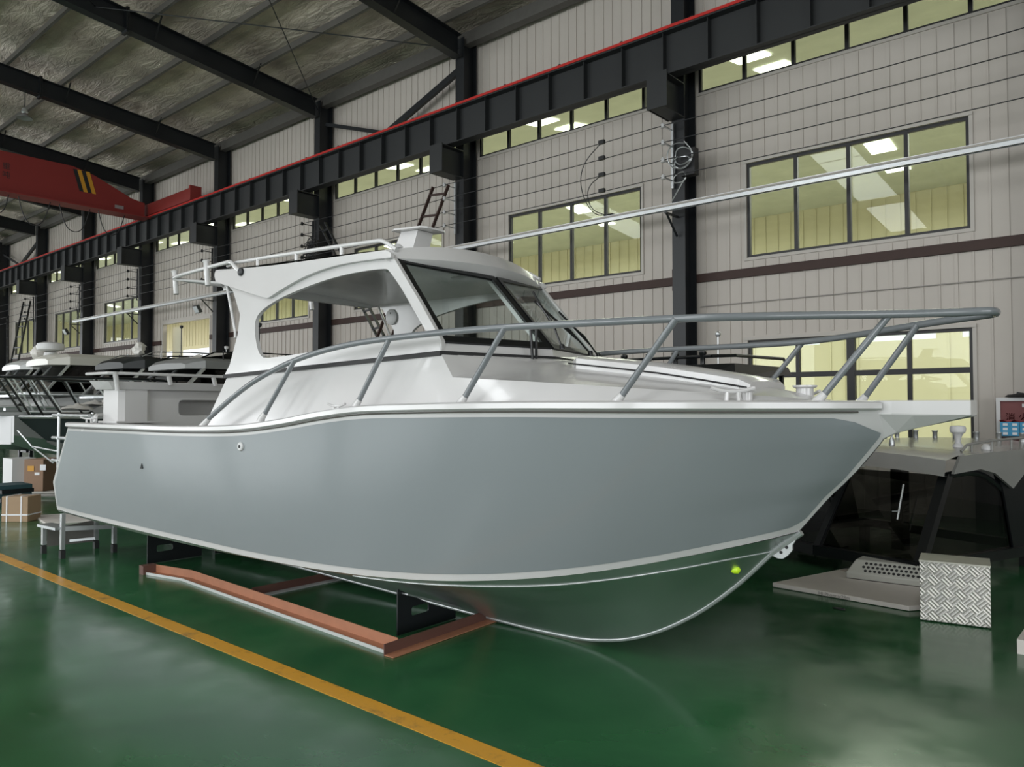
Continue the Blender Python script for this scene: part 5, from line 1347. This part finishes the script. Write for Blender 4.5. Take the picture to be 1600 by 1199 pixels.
b.add([(.07, .10, .17), (GW - .02, .10, .17), (GW - .02, .33, .18), (.10, .33, .18)], [(0, 1, 2, 3)]); o = b.build('tray_body', mat('grey_tray_paint', (.42, .42, .38), .35), t); bevel(o, .01)
hm = MB()
nn = Vector((0, -.115, .11)).normalized(); e1_ = Vector((1, 0, 0)); e2_ = Vector((0, .11, .115)).normalized()
for r_ in range(3):
    for c_ in range(14 - (r_ % 2) * 0):
        c = Vector((.15 + .041 * c_ + (.02 if r_ % 2 == 0 else 0), -.01, .055)) + e2_ * (.038 + .042 * r_) + Vector((0, -.0012, .0012))
        hm.add([c + (e1_ * math.cos(a) + e2_ * math.sin(a)) * .0145 for a in [2 * PI * k / 10 for k in range(10)]], [tuple(range(10))])
hm.build('perforation', BLACKM, t)['kind'] = 'stuff'
# black cable heap and small loop
rr_ = random.Random(11); c = onZ(1280, 868)
b = MB()
for k in range(12):
    pts = [(c.x + rr_.uniform(-.28, .28), c.y + rr_.uniform(-.14, .14), .02 + rr_.random() * .11) for _ in range(6)]; b.tube(pts, .012, 6, smooth=3)
tag(b.build('cable_heap', BLACKM), 'heap of black cable on the floor behind the bow', 'cable', kind=None)
c = onZ(1311, 953); b = MB(); b.tube([(c.x - .05, c.y, .008), (c.x, c.y + .03, .008), (c.x + .05, c.y + .01, .008), (c.x + .04, c.y - .02, .008), (c.x - .04, c.y - .01, .012)], .006, 6, closed=True, smooth=2)
tag(b.build('wire_offcut', BLACKM), 'small black wire loop on the green floor', 'wire')
# right edge: work stand and board
c = onZ(1599, 856); zt_ = onY(1599, 752, c.y).z
t = empty('work_stand', 'grey steel work stand at the right edge behind the hardtop', 'stand', c)
b = MB(); b.box((.03, .05, zt_ / 2), (.08, .08, zt_)); b.build('leg', GALV, t)
b = MB(); b.box((1.0, .05, zt_ / 2), (.08, .08, zt_)); b.build('leg', GALV, t)
b = MB(); b.box((.42, .05, zt_ + .03), (1.25, .5, .06)); b.build('top', ROOFG, t)
b = MB(); b.bar((-.22, .08, zt_ * .82), (.03, .08, zt_ * .48), .03, .03); b.build('brace', GALV, t)
b = MB(); b.box((.05, .08, zt_ + .16), (.5, .3, .2)); b.tube([(-.2, .0, zt_ + .3), (.4, 0, zt_ + .34)], .015, 6); tag(b.build('metal_bin', GHULL), 'dark metal parts on top of the work stand', 'metal parts'); bpy.data.objects['metal_bin'].location = c
c = onZ(1594, 1015); b = MB(); b.box((.5, .12, .05), (1.0, .5, .10)); o = b.build('white_block', BOARD); o.location = c; tag(o, 'white block on the floor cut by the right edge', 'block')

# ================================================================ STERN STAND, left
f = [onZ(97, 873), onZ(68, 865), onZ(150, 857), onZ(178, 863)]
t = empty('step_stool', 'aluminium step stand with black rubber feet under the stern', 'step stool', f[0])
def legp(p, h, nm='leg'):
    p = p - f[0]; b = MB(); b.box((p.x, p.y, h / 2 + .05), (.055, .04, h - .1 + .0)); o = b.build(nm, GALV, t)
    b = MB(); b.box((p.x, p.y, .045), (.065, .05, .09)); b.build('rubber_foot', BLACKM, o)
hts = (.62, .30, .60, .62)
legp(f[0], .50); legp(f[1], .31); legp(f[3], .37); legp(f[2], .36)
b = MB(); a_, c_ = f[0] - f[0], f[3] - f[0]; b.bar(a_ + Vector((0, 0, .33)), c_ + Vector((0, 0, .30)), .03, .05); b.build('rail', GALV, t)
b = MB(); d1 = f[1] - f[0]; b.bar(d1 + Vector((0.02, 0, .335)), Vector((0, 0, .335)) , .16, .03); b.build('tread', GALV, t)
b = MB(); d2 = f[2] - f[0]; b.bar(d1 + Vector((0, 0, .12)), d2 + Vector((0, 0, .12)), .02, .03); b.build('brace', GALV, t)
b = MB(); p_, q_ = d1 + Vector((.04, .02, .08)), d2 + Vector((-.02, 0, .08)); b.add([p_, q_, q_ + Vector((0, 0, .26)), p_ + Vector((0, 0, .20))], [(0, 1, 2, 3)]); b.build('back_sheet', PURLIN, t)

# boxes at left
def carton(c, rz, d, lab, m, strap=False, extra=None):
    t = empty('cardboard_box', lab, 'box', c, rz, group='cartons at left')
    b = MB(); b.box((d[0] / 2, d[1] / 2, d[2] / 2), d); o = b.build('carton', m, t); bevel(o, .006)
    if strap:
        s = MB(); e = .004
        for x in (d[0] * .2, d[0] * .75): s.box((x, -e, d[2] / 2), (.02, .004, d[2] + .01)); s.box((x, d[1] / 2, d[2] + e), (.02, d[1], .004))
        s.box((d[0] / 2, -e - .001, d[2] * .28), (d[0], .004, .02)); s.box((d[0] + e, d[1] / 2, d[2] * .28), (.004, d[1], .02)); s.build('strap', PAPER, t)
    return t
F0 = onZ(2, 816); F1 = onZ(43, 816); a_ = math.atan2(F1.y - F0.y, F1.x - F0.x)
carton(F0, a_, ((F1 - F0).length, .32, onY(22, 781, F0.y).z), 'light brown carton tied with white straps on the floor', CARD, True)
T0 = onZ(38, 765); T0z = .10
b_ = onZ(37, 768, .10); c_ = onZ(67, 768, .10); a_ = math.atan2(c_.y - b_.y, c_.x - b_.x)
t = carton(b_, a_, ((c_ - b_).length, .62, onY(37, 718, b_.y).z - .10), 'taller brown carton with yellow and white labels on a pallet', CARDD)
b = MB(); b.box((.13, -.006, .43), (.12, .004, .10)); b.build('warning_label', YELP, t)
b = MB(); b.box((.36, -.006, .45), (.11, .004, .11)); b.build('shipping_label', PAPER, t)
b = MB(); b.box((.25, -.006, .33), (.09, .004, .05)); b.build('small_label', PAPER, t)
b = MB(); 
for k in range(3): b.box((.55, .2 + .5 * k - .1, .035), (1.9, .1, .07))
b.box((.55, .5, .082), (1.9, 1.2, .022)); o = b.build('pallet', BOARD); o.location = (b_.x - .45, b_.y - .25, 0); o.rotation_euler = (0, 0, a_); tag(o, 'low pale pallet under the taller brown carton', 'pallet')
c = onZ(0, 790); 
for k in range(5):
    b = MB(); b.box((0, 0, .035), (.62 - .03 * (k % 3), .5, .068)); o = b.build('folded_mat', mat('teal_mat', (.02, .06, .07), .6) if k % 2 == 0 else STEEL); o.location = (c.x + .0, c.y + .15, .002 + .072 * k); o.rotation_euler = (0, 0, .1 * (k % 2)); tag(o, 'dark teal folded mat in the stack at the left edge, %s' % ['bottom one', 'second from bottom', 'middle one', 'second from top', 'top one'][k], 'mat', 'stack of folded mats')
c = onZ(4, 776); b = MB(); b.box((-.1, .3, .36), (.55, .4, .7)); o = b.build('white_crate', WHITE2); o.location = c; tag(o, 'white and grey crate behind the folded mats', 'crate')
c = onZ(66, 812); b = MB(); b.prism([(-.35, 0), (.6, -.15), (.9, .7), (-.1, .8)], .0, .03, lambda u, v, w_: (u, v, w_)); o = b.build('white_sheet', BOARD); o.location = c; tag(o, 'white sheet lying on the floor beside the strapped carton', 'sheet')
# second bundle of supports glimpsed below the hull
t = empty('support_trestle', 'dark steel trestle standing beyond the stern stand', 'trestle', (-10.6, 5.3, 0), .2)
b = MB()
for x in (-.5, .5): b.bar((x - .12, 0, 0), (x, 0, .45), .05, .05); b.bar((x + .12, 0, 0), (x, 0, .45), .05, .05)
b.bar((-.6, 0, .46), (.6, 0, .46), .08, .06); b.build('frame', STEEL, t)
